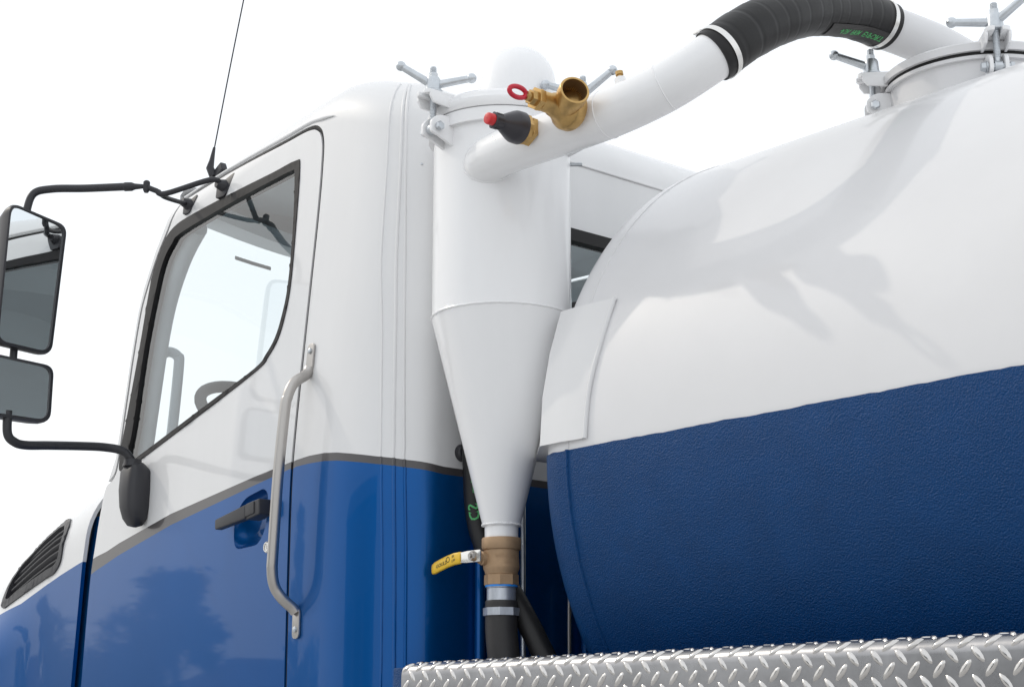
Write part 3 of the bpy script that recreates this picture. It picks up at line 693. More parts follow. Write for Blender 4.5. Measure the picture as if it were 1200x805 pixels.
# ---- swing clamp: lug plates, eye bolt, wing nut, in world space
def swing_clamp(owner, ctr, ang, rad, ztop, zpin, arms, lugw=.03, rim=None):
    o = Vector((ctr[0]+rad*cos(ang), ctr[1]+rad*sin(ang), 0)); R = Matrix.Rotation(ang, 3, 'Z')
    P = lambda x, y, z: o+R @ Vector((x, y, 0))+Vector((0, 0, z))
    inn = -(rad-rim)
    # forked lid lug: slotted plate resting on the lid
    m = MB(); t = .009; M4 = R.to_4x4(); M4.translation = P(0, 0, ztop)
    poly = [(inn-.035, -lugw), (.028, -lugw*.9), (.034, -lugw*.55), (.034, -.0085), (-.006, -.0085), (-.012, 0), (-.006, .0085), (.034, .0085), (.034, lugw*.55), (.028, lugw*.9), (inn-.035, lugw)]
    m.prism(poly, .010, M4, .0015)
    for sg in (-1, 1):     # gussets folding down on both sides
        M5 = (R @ Matrix.Rotation(radians(90), 3, 'X')).to_4x4(); M5.translation = P(0, sg*(lugw-.003)+.003, ztop+.002)
        m.prism([(inn-.03, 0), (.026, 0), (.026, -.010), (.016, -.024), (inn-.0, -.028), (inn-.03, -.020)], .006, M5, .001)
    lug = m.build('clamp_lug', LIFTW, owner)
    for sg in (-1, 1):     # hinge plates on the body
        m = MB(); M5 = (R @ Matrix.Rotation(radians(90), 3, 'X')).to_4x4(); M5.translation = P(0, sg*.0165+.004, zpin)
        m.prism([(p.x, p.y) for p in round_poly([(inn-.012, -.038), (-.004, -.020), (.018, -.014), (.018, .012), (.006, .026), (-.012, .032), (inn-.012, .030)], .006, 3)], .008, M5, .001)
        m.build('hinge_plate', LIFTW, lug)
    m = MB(); ax = R @ Vector((0, 1, 0)); c = P(0, 0, zpin)
    m.lathe([(-.036, .010), (-.030, .0115), (-.026, .0115), (-.0255, .0085), (.026, .0085), (.026, .0115), (.031, .0115), (.034, .009)], c, ax, 6)
    m.lathe([(-.0255, .0135), (-.0235, .0135)], c, ax, 20); m.build('pivot_bolt', ZINC, lug)
    m = MB(); m.tube([P(0, 0, zpin+.006), P(0, 0, ztop+.075)], .0068, 14); m.lathe([(-.008, .0125), (.008, .0125)], c, ax, 20)
    zz = zpin+.02
    while zz < ztop+.072: m.lathe([(0, .0068), (.001, .0078), (.002, .0068)], P(0, 0, zz), (0, 0, 1), 14, caps=False); zz += .0035
    m.build('eye_bolt', ZINC, lug)
    m = MB(); m.lathe([(.010, .022), (.012, .0235), (.015, .0235), (.018, .0185), (.044, .0165), (.049, .014), (.051, .007)], P(0, 0, ztop), (0, 0, 1), 24)
    m.lathe([(.050, .0105), (.060, .0105), (.062, .008)], P(0, 0, ztop), (0, 0, 1), 6)
    for a, el in arms:
        a, el = radians(a), radians(el); dr = Vector((cos(a)*cos(el), sin(a)*cos(el), sin(el))); p0 = P(0, 0, ztop+.030)+dr*.010; p1 = P(0, 0, ztop+.028)+dr*.088
        m.tube([p0, p0.lerp(p1, .5), p1], [.0098, .0088, .0082], 14); m.sphere(p1+dr*.003, .0118, 16)
    m.build('wing_nut', ZINC, lug)
    return lug
def az(v): return atan2(v[1], v[0])
swing_clamp(tank, (MX, MY), az((.70, -.71)), MR+.032, MZ+.026, MZ-.045, ((-150, 10), (8, 30)), rim=MR+.004, lugw=.028)
swing_clamp(tank, (MX, MY), az((-.70, -.71)), MR+.032, MZ+.026, MZ-.045, ((-136, 24), (120, 15)), rim=MR+.004, lugw=.028)
swing_clamp(tank, (MX, MY), az((.655, .755)), MR+.032, MZ+.026, MZ-.045, ((-100, 25), (70, 25)), rim=MR+.004, lugw=.028)

# ------------------------------------------------------------------ cyclone separator
CX, CY, CR = .197, .170, .161
cyc = thing('cyclone_separator', (CX, CY, 1.66), 'white steel cyclone separator with tapered cone standing between cab and tank', 'separator')
MB().lathe([(2.17, CR-.01), (2.17, CR), (2.36, CR), (2.598, CR), (2.598, CR+.012), (2.628, CR+.012), (2.628, CR-.01)], (CX, CY, 0), n=96, caps=False).build('barrel', LIFTW, cyc)
MB().lathe([(1.664, .030), (1.664, .0375), (1.692, .0378), (1.697, .0425), (1.70, .0435), (2.169, CR+.0005), (2.175, CR-.004)], (CX, CY, 0), n=96, caps=False).build('cone', LIFTW, cyc, 25)
random.seed(5); N_ = 200
for z, r, q in ((2.1705, CR+.0005, .0030), (1.697, .0425, .0024)):
    m = MB(); m.tube([(CX+(r)*cos(2*pi*k/N_), CY+r*sin(2*pi*k/N_), z+random.uniform(-.0006, .0006)) for k in range(N_)], [q*random.uniform(.8, 1.25) for k in range(N_)], 8, closed=True)
    m.build('weld_bead', LIFTW, cyc)
clid = MB().lathe([(2.630, .01), (2.630, CR+.014), (2.634, CR+.017), (2.652, CR+.017), (2.656, CR+.013), (2.664, CR+.011), (2.672, CR+.004), (2.684, CR-.035), (2.690, .08), (2.691, .001)], (CX, CY, 0), n=96, caps=False).build('separator_lid', LIFTW, cyc, 40)
e0 = Vector((CX+.022, CY+.028, 0)); bd = Vector((-.755, .655, 0))
pts = [e0+Vector((0, 0, 2.60)), e0+Vector((0, 0, 2.65))]+[e0+bd*(.094*(1-cos(a)))+Vector((0, 0, 2.688+.094*sin(a))) for a in [pi*k/14 for k in range(0, 15)]]+[e0+bd*.188+Vector((0, 0, 2.5)), e0+bd*.188+Vector((0, 0, 2.2))]
MB().tube(pts, [.094]*len(pts), 40).build('lid_elbow', LIFTW, clid, 60)
for a_, arms in ((-92, ((-132, 34), (52, 14))), (28, ((-128, 16), (40, 40)))):
    swing_clamp(cyc, (CX, CY), radians(a_), CR+.042, 2.664, 2.588, arms, rim=CR+.006, lugw=.027)
PP = [(.215, .125, 2.502), (.24, .085, 2.502), (.285, .052, 2.502), (.35, .038, 2.502), (.43, .035, 2.500), (.56, .036, 2.496), (.70, .05, 2.501), (.815, .085, 2.530), (.898, .14, 2.586), (.91, .165, 2.608)]
ppath = smooth_path(PP, 8)
ip = MB().tube(ppath, .0515, 40).build('inlet_pipe', LIFTW, cyc, 60)
for t in (.50, .64):
    p, T = frame_along(ppath, t); m = MB(); m.lathe([(-.002, .0512), (0, .0530), (.002, .0512)], p, T, 40, caps=False); m.build('weld_ring', LIFTW, ip)
# fillet weld where the inlet pipe enters the barrel
wp = []
for k in range(64):
    an = 2*pi*k/64; t = .30
    while t > .004:
        p, T = frame_along(ppath, t); n1 = (Vector((0, 0, 1))-T*T.z).normalized(); b1 = T.cross(n1); q = p+(n1*cos(an)+b1*sin(an))*.0515
        if hypot(q.x-CX, q.y-CY) < CR+.0008: break
        t -= .0015
    wp.append(q)
MB().tube(wp, [.0030*random.uniform(.8, 1.3) for _ in wp], 8, closed=True).build('inlet_weld', LIFTW, cyc)
p, T = frame_along(ppath, .545); upv = (Vector((0, 0, 1))-T*T.z).normalized()
m = MB(); m.lathe([(.04, .014), (.066, .013), (.068, .011)], p, upv, 6); m.build('pipe_boss', LIFTW, ip)
m = MB(); m.lathe([(.066, .006), (.074, .006), (.074, .0085), (.082, .0085), (.083, .005)], p, upv, 12); m.build('plug', BRASS, ip)
# saddle bracket to the tank
cols = [[(.290, .290, 2.150), (.275, .272, 2.05), (.258, .252, 1.95), (.240, .230, 1.842)], [(.400, .168, 2.150), (.400, .134, 2.05), (.400, .112, 1.95), (.400, .104, 1.842)], [(.470, .165, 2.150), (.470, .131, 2.05), (.470, .110, 1.95), (.465, .101, 1.842)], [(.558, .174, 2.150), (.549, .141, 2.05), (.536, .118, 1.95), (.531, .107, 1.842)]]
m = MB(); vs = []; fs = []; t = Vector((.002, .006, 0)); nc = len(cols)
for i in range(4): vs += [Vector(c[i]) for c in cols]+[Vector(c[i])+t for c in cols]
for i in range(3):
    a = i*2*nc; b = a+2*nc
    for k in range(nc-1): fs += [(a+k, b+k, b+k+1, a+k+1), (a+nc+k, a+nc+1+k, b+nc+1+k, b+nc+k)]
    fs += [(a, a+nc, b+nc, b), (a+nc-1, b+nc-1, b+2*nc-1, a+2*nc-1)]
for k in range(nc-1): fs += [(k, k+1, k+nc+1, k+nc), (6*nc+k, 7*nc+k, 7*nc+1+k, 6*nc+1+k)]
m.add(vs, fs)
for z, q, w_ in ((2.143, 0, .10), (1.846, 3, .075)):     # folded flanges
    pl = [(c[q][0], c[q][1]+.004) for c in cols]; M4 = Matrix.Translation((0, 0, z-.003)); m.prism(pl+[(x, y+w_) for x, y in pl[::-1]], .006, M4)
m.tube([(.325, .21, 1.836), (.345, .21, 1.836)], .010, 12)
sb = m.build('saddle_bracket', WHITE, cyc)
MB().tube(smooth_path([Vector(p)+Vector((.002, .002, 0)) for p in cols[-1]], 6), .0055, 10).build('bracket_weld', WHITE, sb)
MB().tube([(.297, .287, 2.548), (.322, .312, 2.548)], .0045, 10).build('latch_rod', ZINC, cyc)
MB().lathe([(-.012, .010), (.004, .010)], (.300, .284, 2.572), (.655, .755, 0), 12).build('latch_bolt', ZINC, cyc)

# ------------------------------------------------------------------ fittings on the inlet pipe
rv = thing('relief_valve', (.503, -.012, 2.50), 'black cone vacuum relief valve with red button on white pipe', 'valve')
A = Vector((0, -1, 0)); o = Vector((.503, -.006, 2.497))
m = MB(); m.lathe([(.0, .026), (.010, .026), (.010, .0335), (.011, .0345), (.021, .0345), (.022, .0335)], o, A, 6); m.lathe([(.022, .0315), (.024, .0325), (.030, .0325), (.032, .0315)], o, A, 32)
m.lathe([(.024, .034), (.034, .034)], o, A, 8); m.build('brass_nut', BRASS, rv)
m = MB(); m.lathe([(.034, .033), (.036, .0355), (.052, .0350), (.058, .033), (.086, .019), (.090, .0172), (.110, .0165), (.112, .0145)], o, A, 40, caps=True)
for k in range(8):
    a = 2*pi*k/8; dv = Vector((cos(a), 0, sin(a))); Rk = Matrix.Rotation(-a, 3, 'Y'); m.box(o+A*.101+dv*.0165, (.004, .018, .005), Rk, .001)
m.build('black_cap', CAP, rv)
m = MB(); m.lathe([(.110, .0128), (.124, .0128), (.127, .0118), (.128, .009), (.128, .001)], o, A, 28, caps=False); m.build('red_button', REDD, rv)

sv = thing('safety_valve', (.628, -.01, 2.51), 'brass safety valve with open side outlet and red pull ring on white pipe', 'valve')
o = Vector((.640, .0, 2.502)); m = MB()
m.lathe([(-.006, .030), (.010, .032), (.014, .042), (.020, .0445), (.034, .0445), (.040, .042), (.050, .034), (.062, .0275), (.074, .0245), (.078, .0215), (.108, .0205), (.110, .0225)], o, A, 48)
m.lathe([(.108, .0235), (.109, .0245), (.122, .0245), (.123, .0235)], o, A, 6); m.lathe([(.122, .017), (.134, .0165), (.136, .015)], o, A, 6); m.lathe([(.134, .010), (.146, .010), (.147, .008)], o, A, 20)
m.build('valve_body', BRASS, sv)
od = Vector((.90, -.42, .17)).normalized(); oo = o+A*.040; m = MB()
m.lathe([(.0, .031), (.034, .0295), (.042, .0285), (.044, .0315), (.070, .0315), (.072, .0305), (.072, .0265), (.070, .0258), (.030, .0258)], oo, od, 48, caps=False)
m.build('outlet', BRASS, sv)
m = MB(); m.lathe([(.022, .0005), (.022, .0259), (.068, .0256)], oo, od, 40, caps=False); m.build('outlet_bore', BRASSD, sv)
m = MB(); rc = o+A*.168+Vector((0, 0, .0015)); ring = []
u_ = A; v_ = Vector((.25, 0, .97)).normalized()
for k in range(32): a = 2*pi*k/32; ring.append(rc+u_*cos(a)*.022+v_*sin(a)*.0105)
m.tube(ring, .0052, 10, closed=True); m.tube([rc-u_*.022, rc-u_*.034], .0062, 12); m.build('pull_ring', RED, sv)

# ------------------------------------------------------------------ suction hose over the top
sh = thing('suction_hose', (.9, .45, 2.72), 'black rubber suction hose arching from separator pipe to tank lid', 'hose')
HPp = smooth_path([(.855, .110, 2.556), (.898, .14, 2.586), (.915, .21, 2.645), (.917, .32, 2.715), (.904, .45, 2.778), (.886, .60, 2.825), (.882, .70, 2.838), (.884, .755, 2.835)], 14)
# trim so that the rubber overlaps the pipe ends by a few centimetres
L_ = [0]
for a, b in zip(HPp[:-1], HPp[1:]): L_.append(L_[-1]+(b-a).length)
tot = L_[-1]; s0, s1 = .055, tot-.002; pts = []; rad = []; t = s0; step = .0045; wrap = 0
while t < s1:
    p, T = frame_along(HPp, t); tw = t-s0+.006*sin((t-s0)*31); ph = (tw % .046)/.046
    pts.append(p); rad.append(.0565+.0008*ph-(.0007 if ph < .09 else 0)+.0003*sin(t*70)); t += step
hose = MB().tube(pts, rad, 48).build('hose_body', RUBBER, sh, 60)
for t in (s0+.018, s1-.028):
    p, T = frame_along(HPp, t); m = MB(); m.lathe([(-.0065, .0570), (-.0065, .0590), (.0065, .0590), (.0065, .0570)], p, T, 56, caps=False)
    sd = (Vector((-.35, -.2, .9))-T*T.dot(Vector((-.35, -.2, .9)))).normalized(); m.box(p+sd*.0610, (.022, .012, .006), None, .0015); m.build('band_clamp', BAND, sh)
m = MB(); vs = []; fs = []; k = 0
for i in range(46):
    t = tot-.30+.27*i/45; p, T = frame_along(HPp, t); dn = Vector((.35, -.25, -.9)); sd = (dn-T*dn.dot(T)).normalized(); b = T.cross(sd)
    for j in range(7):
        a = -.36+.72*j/6; vs.append(p+(sd*cos(a)+b*sin(a))*.0588)
fs = [(i*7+j, i*7+j+1, (i+1)*7+j+1, (i+1)*7+j) for i in range(45) for j in range(6)]
MB().add(vs, fs).build('lettering_band', RUBBER2, sh)
hose_text('lettering', '-ASR  FKM  EXPORT', .022, HPp, tot-.245, (.35, -.25, -.9), .0588, sh, GREEN, 1)

# ------------------------------------------------------------------ ball valve and drain hose under the cone
bv = thing('ball_valve', (CX, CY, 1.57), 'bronze ball valve with yellow lever screwed under the separator cone', 'valve')
m = MB(); m.lathe([(1.668, .030), (1.668, .0425), (1.665, .0442), (1.646, .0442), (1.642, .0425), (1.640, .0395), (1.630, .0392), (1.612, .0400), (1.604, .0405), (1.599, .0400), (1.594, .0375), (1.588, .0360), (1.586, .034)][::-1], (CX, CY, 0), n=56)
m.lathe([(1.563, .0365), (1.564, .0385), (1.586, .0385), (1.5875, .0365)], (CX, CY, 0), n=8); m.build('valve_body', BRONZE, bv, 30)
for nm_, s_, z_, a0, w_ in (('cast_mark', 'WOG 600', 1.622, None, .0125), ('cast_mark', '150', 1.609, None, .0105)):
    vt, vf = text_mesh(s_, w_); xs_ = [v[0] for v in vt]; wd = max(xs_); base = az((.755, -.655))+.30
    out = [Vector((CX+.0410*cos(base+(x-wd/2)/.04), CY+.0410*sin(base+(x-wd/2)/.04), z_+y)) for x, y, z in vt]
    MB().add(out, vf).build(nm_, BRONZE, bv, None)
m = MB(); m.lathe([(.03, .0155), (.046, .0155), (.048, .013), (.052, .013), (.054, .010), (.072, .0065)], (CX-.004, CY, 1.622), (-.25, -.97, 0), 18); m.build('stem', BRONZE, bv)
hx = Vector((CX-.016, CY-.058, 1.626)); m = MB()
u_ = Vector((-1, -.03, .0)); Mh = Matrix(((-1, 0, 0, hx.x), (-.02, 0, -1, hx.y), (0, 1, 0, hx.z), (0, 0, 0, 1)))
m.prism([(p.x, p.y) for p in round_poly([(-.016, -.013), (.03, -.013), (.065, -.010), (.065, .010), (.03, .013), (-.016, .013)], .003, 2)], .0035, Mh, .0006)
lev = m.build('lever_plate', BAND, bv)
m = MB(); m.lathe([(-.002, .0125), (.001, .0125), (.001, .0105), (.008, .0105), (.009, .009)], hx+Vector((-.006, -.004, 0)), (-.02, -1, 0), 6); m.lathe([(.008, .005), (.013, .005)], hx+Vector((-.006, -.004, 0)), (-.02, -1, 0), 12); m.build('stem_nut', STEEL, bv)
gp = []; m = MB(); vs = []; n_ = 16
gr = [(.052, .0, .0115), (.054, .0, .0135), (.075, -.001, .0138), (.100, -.005, .0138), (.125, -.011, .0138), (.145, -.0165, .0136), (.153, -.0185, .0115), (.156, -.0192, .006)]
for x, dz, hh in gr:
    for k in range(n_):
        a = 2*pi*k/n_; sx = (abs(cos(a))**.55)*(1 if cos(a) > 0 else -1); sy = (abs(sin(a))**.7)*(1 if sin(a) > 0 else -1)
        vs.append(hx+Vector((-x, -.0017+.0052*sy*min(1, hh/.012), dz+hh*sx)))
fs = [(i*n_+k, i*n_+(k+1) % n_, (i+1)*n_+(k+1) % n_, (i+1)*n_+k) for i in range(len(gr)-1) for k in range(n_)]+[tuple(range(n_))[::-1], tuple((len(gr)-1)*n_+k for k in range(n_))]
m.add(vs, fs); grip = m.build('yellow_grip', YELLOW, bv, 50)
m = MB()
for s_, x0, z0, sz in (('GOULD', -.136, -.0185, .0115), ('SK', -.080, .0012, .008), ('LW', -.080, -.0085, .008)):
    vt, vf = text_mesh(s_, sz); m.add([hx+Vector((x0+x, -.0072, z0+y+(.13+(x0+x))*0+(x)*.22)) for x, y, z in vt], vf)
cr = hx+Vector((-.0935, -.0072, -.0015)); R1, R2 = .0065, .0048
m.add([cr+Vector((q*cos(2*pi*k/20), 0, q*sin(2*pi*k/20))) for q in (R1, R2) for k in range(20)], [(k, (k+1) % 20, 20+(k+1) % 20, 20+k) for k in range(20)])
m.build('lever_print', INK, grip, None)

dh = thing('drain_hose', (CX, CY, 1.40), 'short black drain hose clamped below the bronze ball valve', 'hose')
hp = smooth_path([(CX, CY, 1.530), (CX, CY, 1.49), (CX+.002, CY, 1.45), (CX+.010, CY+.004, 1.38), (CX+.03, CY+.01, 1.28), (CX+.05, CY+.03, 1.15)], 8)
MB().tube(hp, [.0350]+[.0358]*(len(hp)-1), 36).build('hose_body', RUBBER2, dh, 60)
MB().lathe([(1.520, .030), (1.520, .0325), (1.556, .0325), (1.558, .034), (1.560, .034)], (CX, CY, 0), n=40, caps=False).build('ferrule', GALV, dh)
MB().lathe([(1.5595, .0345), (1.5595, .0362), (1.5635, .0362), (1.5635, .03)], (CX, CY, 0), n=40, caps=False).build('sealant_ring', BLUETAPE, dh)
MB().lathe([(1.497, .0355), (1.497, .0405), (1.514, .0405), (1.514, .0355)], (CX, CY, 0), n=8, caps=False).build('crimp_band', GALV, dh, 20)
vh = thing('vent_hose', (.15, .24, 1.40), 'black hose with green lettering running down behind the cone', 'hose')
vp = smooth_path([(.035, .215, 2.02), (.04, .213, 1.92), (.046, .212, 1.86), (.058, .212, 1.74), (.098, .214, 1.645), (.185, .218, 1.54), (.262, .225, 1.43), (.33, .24, 1.30), (.36, .27, 1.14)], 10)
MB().tube(vp, .0255, 28).build('hose_body', RUBBER, vh, 60)
hose_text('lettering', 'RDC', .034, vp, .10, (.80, -.65, 0), .0257, vh, GREEN); hose_text('lettering', '25 mm', .013, vp, .20, (.72, -.72, 0), .0257, vh, GREEN); hose_text('lettering', 'SD', .036, vp, .262, (.6, -.8, .0), .0257, vh, GREEN)

# ------------------------------------------------------------------ tread-plate side box
tb = thing('tread_plate_box', (2.2, .1, 1.0), 'bright aluminium tread plate side box below the tank', 'side box')
BX0, BX1, BY, BZ, BR_ = .192, 4.0, -.100, 1.388, .026
def sheet(x, q):
    "q: arc length from the inner top edge, over the bend, down the face"
    if q < .16: return Vector((x, BY+BR_+.16-q, BZ)), Vector((0, 0, 1))
    a = (q-.16)/BR_
    if a < pi/2: return Vector((x, BY+BR_-BR_*sin(a), BZ-BR_+BR_*cos(a))), Vector((0, -sin(a), cos(a)))
    return Vector((x, BY, BZ-BR_-(q-.16-BR_*pi/2))), Vector((0, -1, 0))
qs = [0, .08, .16]+[.16+BR_*pi/2*i/10 for i in range(1, 11)]+[.16+BR_*pi/2+d for d in (.03, .06, .1, .2, .38)]
xs = [BX0+(BX1-BX0)*i/60 for i in range(61)]; n_ = len(qs); random.seed(9)
vs = [sheet(x, q)[0]+sheet(x, q)[1]*(.0006*sin(x*9+q*20)) for x in xs for q in qs]
m = MB().add(vs, [(i*n_+j, i*n_+j+1, (i+1)*n_+j+1, (i+1)*n_+j) for i in range(60) for j in range(n_-1)])
m.add([v for v in vs[:n_]]+[v+Vector((.0, .004, -.004)) for v in vs[:n_]], [(j+1, j, j+n_, j+1+n_) for j in range(n_-1)])
m.build('tread_sheet', TREAD, tb, 60)
m = MB(); PX, PQ = .0450, .0212; hl, hw, hh = .0172, .0062, .0030; row = 0; q = .012
while q < .16+BR_*pi/2+.20:
    x = BX0+.014+(PX/2 if row % 2 else 0)
    while x < 2.6:
        an = radians(48 if row % 2 else -48); vs = []
        for k in range(12):
            a = 2*pi*k/12; lx, lq = hl*cos(a), hw*sin(a)*(abs(sin(a))**.25)
            dx, dq = lx*cos(an)-lq*sin(an), lx*sin(an)+lq*cos(an); p, N = sheet(x+dx, q+dq); vs.append(p-N*.0004)
        for sc, hgt in ((.72, hh*.75), (.42, hh)):
            for k in range(12):
                a = 2*pi*k/12; lx, lq = hl*cos(a)*sc*1.05, hw*sin(a)*(abs(sin(a))**.25)*sc
                dx, dq = lx*cos(an)-lq*sin(an), lx*sin(an)+lq*cos(an); p, N = sheet(x+dx, q+dq); vs.append(p+N*hgt)
        fs = [(r_*12+k, r_*12+(k+1) % 12, (r_+1)*12+(k+1) % 12, (r_+1)*12+k) for r_ in range(2) for k in range(12)]+[tuple(24+k for k in range(12))]
        m.add(vs, fs); x += PX
    q += PQ; row += 1
lz = m.build('raised_lozenges', TREADL, tb, 70); lz['kind'] = 'stuff'
m = MB(); m.box((2.09, .10, 1.19), (3.78, .36, .37), None, .004); m.build('box_body', TANKB, tb)
m = MB(); m.box((.162, .02, 1.20), (.055, .20, .36), None, .006); m.build('end_bracket', TANKB, tb)
m = MB(); m.lathe([(0, .006), (.004, .006), (.005, .004)], (BX0+.014, BY-.0005, 1.318), (0, -1, 0), 14); m.build('rivet', FRAME, tb)

# ------------------------------------------------------------------ chassis that carries it all
ch = thing('truck_chassis', (1.2, YC, 0), 'black ladder chassis with road wheels carrying cab and tank', 'chassis')
for y in (YC-.40, YC+.40):
    m = MB(); m.box((.6, y, .86), (8.2, .08, .26), None, .008); m.build('frame_rail', FRAME, ch)
for x in (-2.4, -.6, .35, 1.5, 2.7, 4.0):
    m = MB(); m.box((x, YC, .86), (.09, .78, .18), None, .008); m.build('cross_member', FRAME, ch)
for x, ys in ((-2.62, (.18, 1.66)), (2.35, (.0, .26, 1.58, 1.84)), (3.6, (.0, .26, 1.58, 1.84))):
    m = MB(); m.tube([(x, min(ys), .50), (x, max(ys), .50)], .06, 16); m.box((x, YC, .63), (.10, .9, .24), None, .01); m.build('axle', FRAME, ch)
    for y in ys:
        m = MB(); m.lathe([(-.10, .29), (-.125, .33), (-.125, .44), (-.10, .485), (-.06, .50), (.06, .50), (.10, .485), (.125, .44), (.125, .33), (.10, .29)], (x, y, .50), (0, 1, 0), 56, caps=False); ty = m.build('wheel', TYRE, ch)
        m = MB(); m.lathe([(-.10, .295), (-.09, .27), (-.03, .25), (-.02, .12), (-.05, .10), (-.05, .001)], (x, y, .50), (0, 1, 0), 40, caps=False)
        m.lathe([(.10, .295), (.05, .27), (.0, .25), (.0, .001)], (x, y, .50), (0, 1, 0), 40, caps=False); m.build('rim', GALV, ty)
for x in (.9, 2.2, 3.6):
    m = MB(); m.box((x, .30, .97), (.06, .42, .06), None, .004); m.build('outrigger', FRAME, ch)

m = MB(); m.box((.22, YC+.12, 1.24), (.42, 1.46, .06), None, .006); m.box((.22, YC, 1.10), (.30, .9, .24)); m.build('deck_plate', FRAME, ch)  # unseen deck, added and set high to cut ground bounce in the gap
fb = thing('far_side_box', (2.2, 1.74, 1.0), 'dark blue side box along the far side of the tank', 'side box')
m = MB(); m.box((2.09, 1.74, 1.19), (3.78, .36, .39), None, .006); m.build('box_body', TANKB, fb)
m = MB(); m.box((2.09, 1.74, 1.39), (3.80, .38, .008), None, .002); m.build('box_lid', TREAD, fb)

m = MB(); m.box((.20, 1.12, 1.55), (.26, .86, .60), None, .03); m.box((.20, 1.12, 1.26), (.16, .5, .1)); m.build('gap_light_blocker', FRAME, ch)  # unseen box added to block light and darken the cab's rear wall
# ------------------------------------------------------------------ yard and the surroundings mirrored in the paint
GROUND = mat('concrete_yard', (.55, .545, .535), .85, var=.2, vscale=.6, bump=.2, bscale=30, bdist=.004)
m = MB(); N_ = 40
m.add([(-600+1200*i/N_, -600+1200*j/N_, 0) for i in range(N_+1) for j in range(N_+1)], [(i*(N_+1)+j, (i+1)*(N_+1)+j, (i+1)*(N_+1)+j+1, i*(N_+1)+j+1) for i in range(N_) for j in range(N_)])
props(m.build('ground', GROUND, None), kind='structure')
GRASS = mat('grass_verge', (.06, .10, .03), .9, var=.4, vscale=1.5)
m = MB(); m.box((-75, -30, .0), (60, 120, .03)); vg = m.build('verge', GRASS, None); vg.rotation_euler = (0, 0, 0); props(vg, kind='structure')
BARK = mat('bark', (.10, .075, .055), .9, bump=.6, bscale=12, bdist=.02)
LEAF = mat('foliage', (.055, .10, .03), .6, var=.45, vscale=.8)
PINE = mat('dark_foliage', (.03, .06, .028), .65, var=.45, vscale=.8)
def tree(x, y, h, rad, lab, seed, leaf, conical=False, n=5200):
    rnd = random.Random(seed); t = thing('tree', (x, y, 0), lab, 'tree', None); m = MB(); base = Vector((x, y, 0))
    tk = [base, base+Vector((.1*rad*rnd.uniform(-1, 1), .1*rad*rnd.uniform(-1, 1), h*.35)), base+Vector((.15*rad*rnd.uniform(-1, 1), .15*rad*rnd.uniform(-1, 1), h*.85))]
    m.tube(smooth_path(tk, 4), [h*.028*(1-.8*i/8) for i in range(9)], 10); tips = []
    for k in range(16):
        f = rnd.uniform(.25, .8); p = tk[0].lerp(tk[2], f); a = rnd.uniform(0, 2*pi); ln = rad*rnd.uniform(.55, 1)*(1.15-f if conical else 1)
        q = p+Vector((cos(a)*ln, sin(a)*ln, h*rnd.uniform(.02, .16))); m.tube([p, p.lerp(q, .5)+Vector((0, 0, .1)), q], [h*.010, h*.006, h*.002], 6); tips.append(q)
    m.build('trunk', BARK, t); m = MB(); cl = []
    for k in range(46):
        if conical: zf = rnd.uniform(.12, 1); rr = rad*(1.05-zf)*sqrt(rnd.random()); a = rnd.uniform(0, 2*pi); cl.append((base+Vector((cos(a)*rr, sin(a)*rr, h*zf)), rad*.26))
        else:
            v = Vector((rnd.gauss(0, 1), rnd.gauss(0, 1), rnd.gauss(0, 1))).normalized()*(rnd.random()**.4); cl.append((base+Vector((v.x*rad, v.y*rad, h*.64+v.z*h*.33)), rad*rnd.uniform(.2, .34)))
    vs = []; fs = []
    for k in range(n):
        c, r = rnd.choice(cl); v = Vector((rnd.gauss(0, 1), rnd.gauss(0, 1), rnd.gauss(0, .8)))*r*.55; p = c+v
        a = Vector((rnd.gauss(0, 1), rnd.gauss(0, 1), rnd.gauss(0, 1))).normalized(); b = a.orthogonal().normalized(); s_ = h*rnd.uniform(.012, .024); o_ = len(vs)
        vs += [p-a*s_, p+b*s_*.6, p+a*s_, p-b*s_*.6]; fs.append((o_, o_+1, o_+2, o_+3))
    m.add(vs, fs); m.build('crown', leaf, t, None)
def at_bearing(deg, dist): return (-1+dist*cos(radians(deg)), dist*sin(radians(deg)))
tree(*at_bearing(-159.6, 60), 7.8, 1.75, 'leafy green tree standing beyond the yard beside the low house', 1, LEAF, n=7000)
tree(*at_bearing(-161.4, 57), 5.6, 1.6, 'shorter bushy tree with round crown next to the leafy green tree', 2, LEAF)
tree(*at_bearing(-163.6, 64), 4.6, 2.2, 'broad dark tree spreading low over the grass verge', 3, PINE)
tree(*at_bearing(-152.6, 46), 8.2, 1.7, 'tall narrow conical evergreen on the grass verge', 4, PINE, True, n=7000)
tree(*at_bearing(-149.0, 58), 5.0, 2.6, 'low wide tree on the verge behind the conical evergreen', 5, LEAF)
tree(*at_bearing(-120, 60), 6.0, 3.0, 'lone round tree across the yard from the tank', 6, LEAF)
m = MB(); rnd = random.Random(12); vs = []; fs = []
for k in range(15000):
    b_ = rnd.uniform(-178, -95); d_ = rnd.uniform(84, 92); x, y = at_bearing(b_, d_); top = 2.2+.9*sin(b_*.9)+.6*sin(b_*2.3+1)+.5*sin(b_*5.1); z = rnd.uniform(0, max(.8, top))
    a = Vector((rnd.gauss(0, 1), rnd.gauss(0, 1), rnd.gauss(0, 1))).normalized(); b = a.orthogonal().normalized(); q = rnd.uniform(.2, .5); p = Vector((x, y, z)); o_ = len(vs)
    vs += [p-a*q, p+b*q*.7, p+a*q, p-b*q*.7]; fs.append((o_, o_+1, o_+2, o_+3))
props(m.add(vs, fs).build('hedgerow', PINE, None, None), 'dark green hedgerow along the far edge of the yard', 'hedge', kind='stuff')
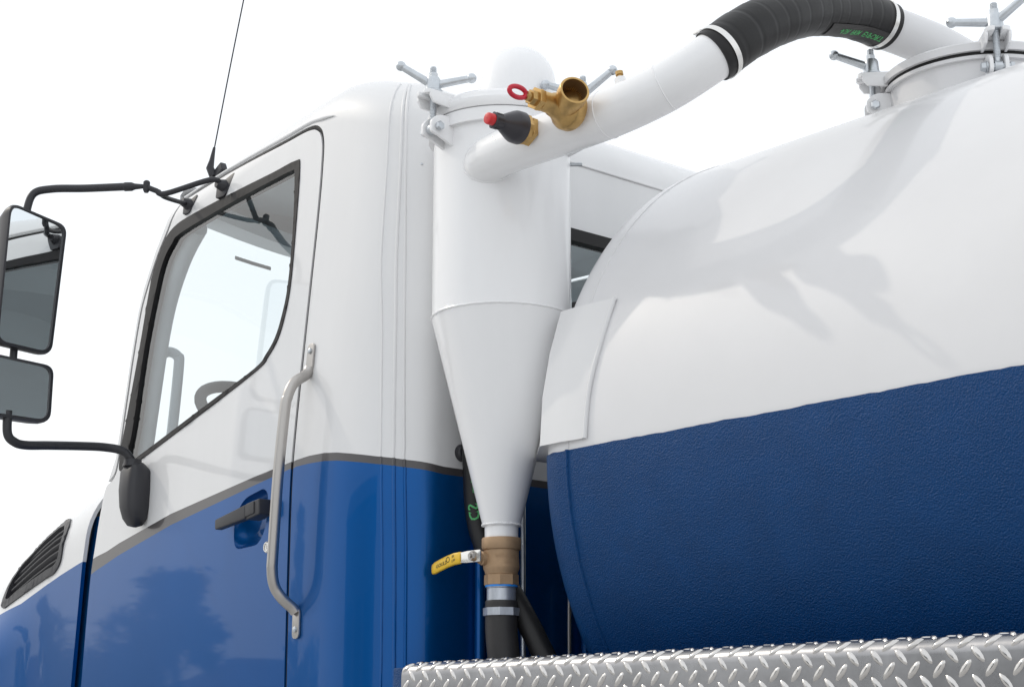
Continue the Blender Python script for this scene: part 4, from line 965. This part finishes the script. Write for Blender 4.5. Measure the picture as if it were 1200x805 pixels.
CLAD = mat('grey_cladding', (.20, .21, .22), .6, var=.15, vscale=2, stretch=(1, 1, .05)); DOORC = mat('roller_door', (.06, .07, .08), .5)
wx, wy = at_bearing(-108, 34); wh = thing('warehouse', (wx, wy, 0), 'grey clad warehouse with dark roller doors across the yard', 'warehouse')
m = MB(); m.box((wx, wy, 3.1), (16, 8, 6.2)); m.build('wall', CLAD, wh)
m = MB(); m.add([(wx+x, wy+y, z) for x, y, z in ((-8.4, -4.4, 6.15), (8.4, -4.4, 6.15), (8.4, 4.4, 6.15), (-8.4, 4.4, 6.15), (-8.4, 0, 7.6), (8.4, 0, 7.6))], [(0, 1, 5, 4), (2, 3, 4, 5), (0, 4, 3), (1, 2, 5), (3, 2, 1, 0)]); m.build('roof', CLAD, wh, None)
for x in (-5, 0, 5): m = MB(); m.box((wx+x, wy+4.02, 2.0), (3.2, .1, 4.0), None, .02); m.build('roller_door', DOORC, wh)
HW = mat('pale_render', (.48, .42, .38), .85, var=.1, vscale=2); HR = mat('roof_tiles', (.14, .07, .05), .8, var=.3, vscale=9); HG = mat('dark_window', (.02, .025, .03), .1)
HX, HY = at_bearing(-156.0, 74)
hs = thing('house', (HX, HY, 0), 'low pale house with brown hipped roof beyond the yard', 'house')
m = MB(); m.box((HX, HY, 1.4), (6, 9, 2.8)); m.build('wall', HW, hs)
m = MB(); m.add([(HX+x, HY+y, z) for x, y, z in ((-3.6, -5.2, 2.75), (3.6, -5.2, 2.75), (3.6, 5.2, 2.75), (-3.6, 5.2, 2.75), (0, -2.2, 4.6), (0, 2.2, 4.6))], [(0, 1, 4), (1, 2, 5, 4), (2, 3, 5), (3, 0, 4, 5), (3, 2, 1, 0)]); m.build('roof', HR, hs, None)
for y in (-2.9, .6, 2.9): m = MB(); m.box((HX+3.01, HY+y, 1.5), (.12, 1.1, 1.2), None, .01); m.build('window', HG, hs)
m = MB(); m.box((HX+3.02, HY-1.1, 1.05), (.12, 1.0, 2.1), None, .01); m.build('door', HR, hs)
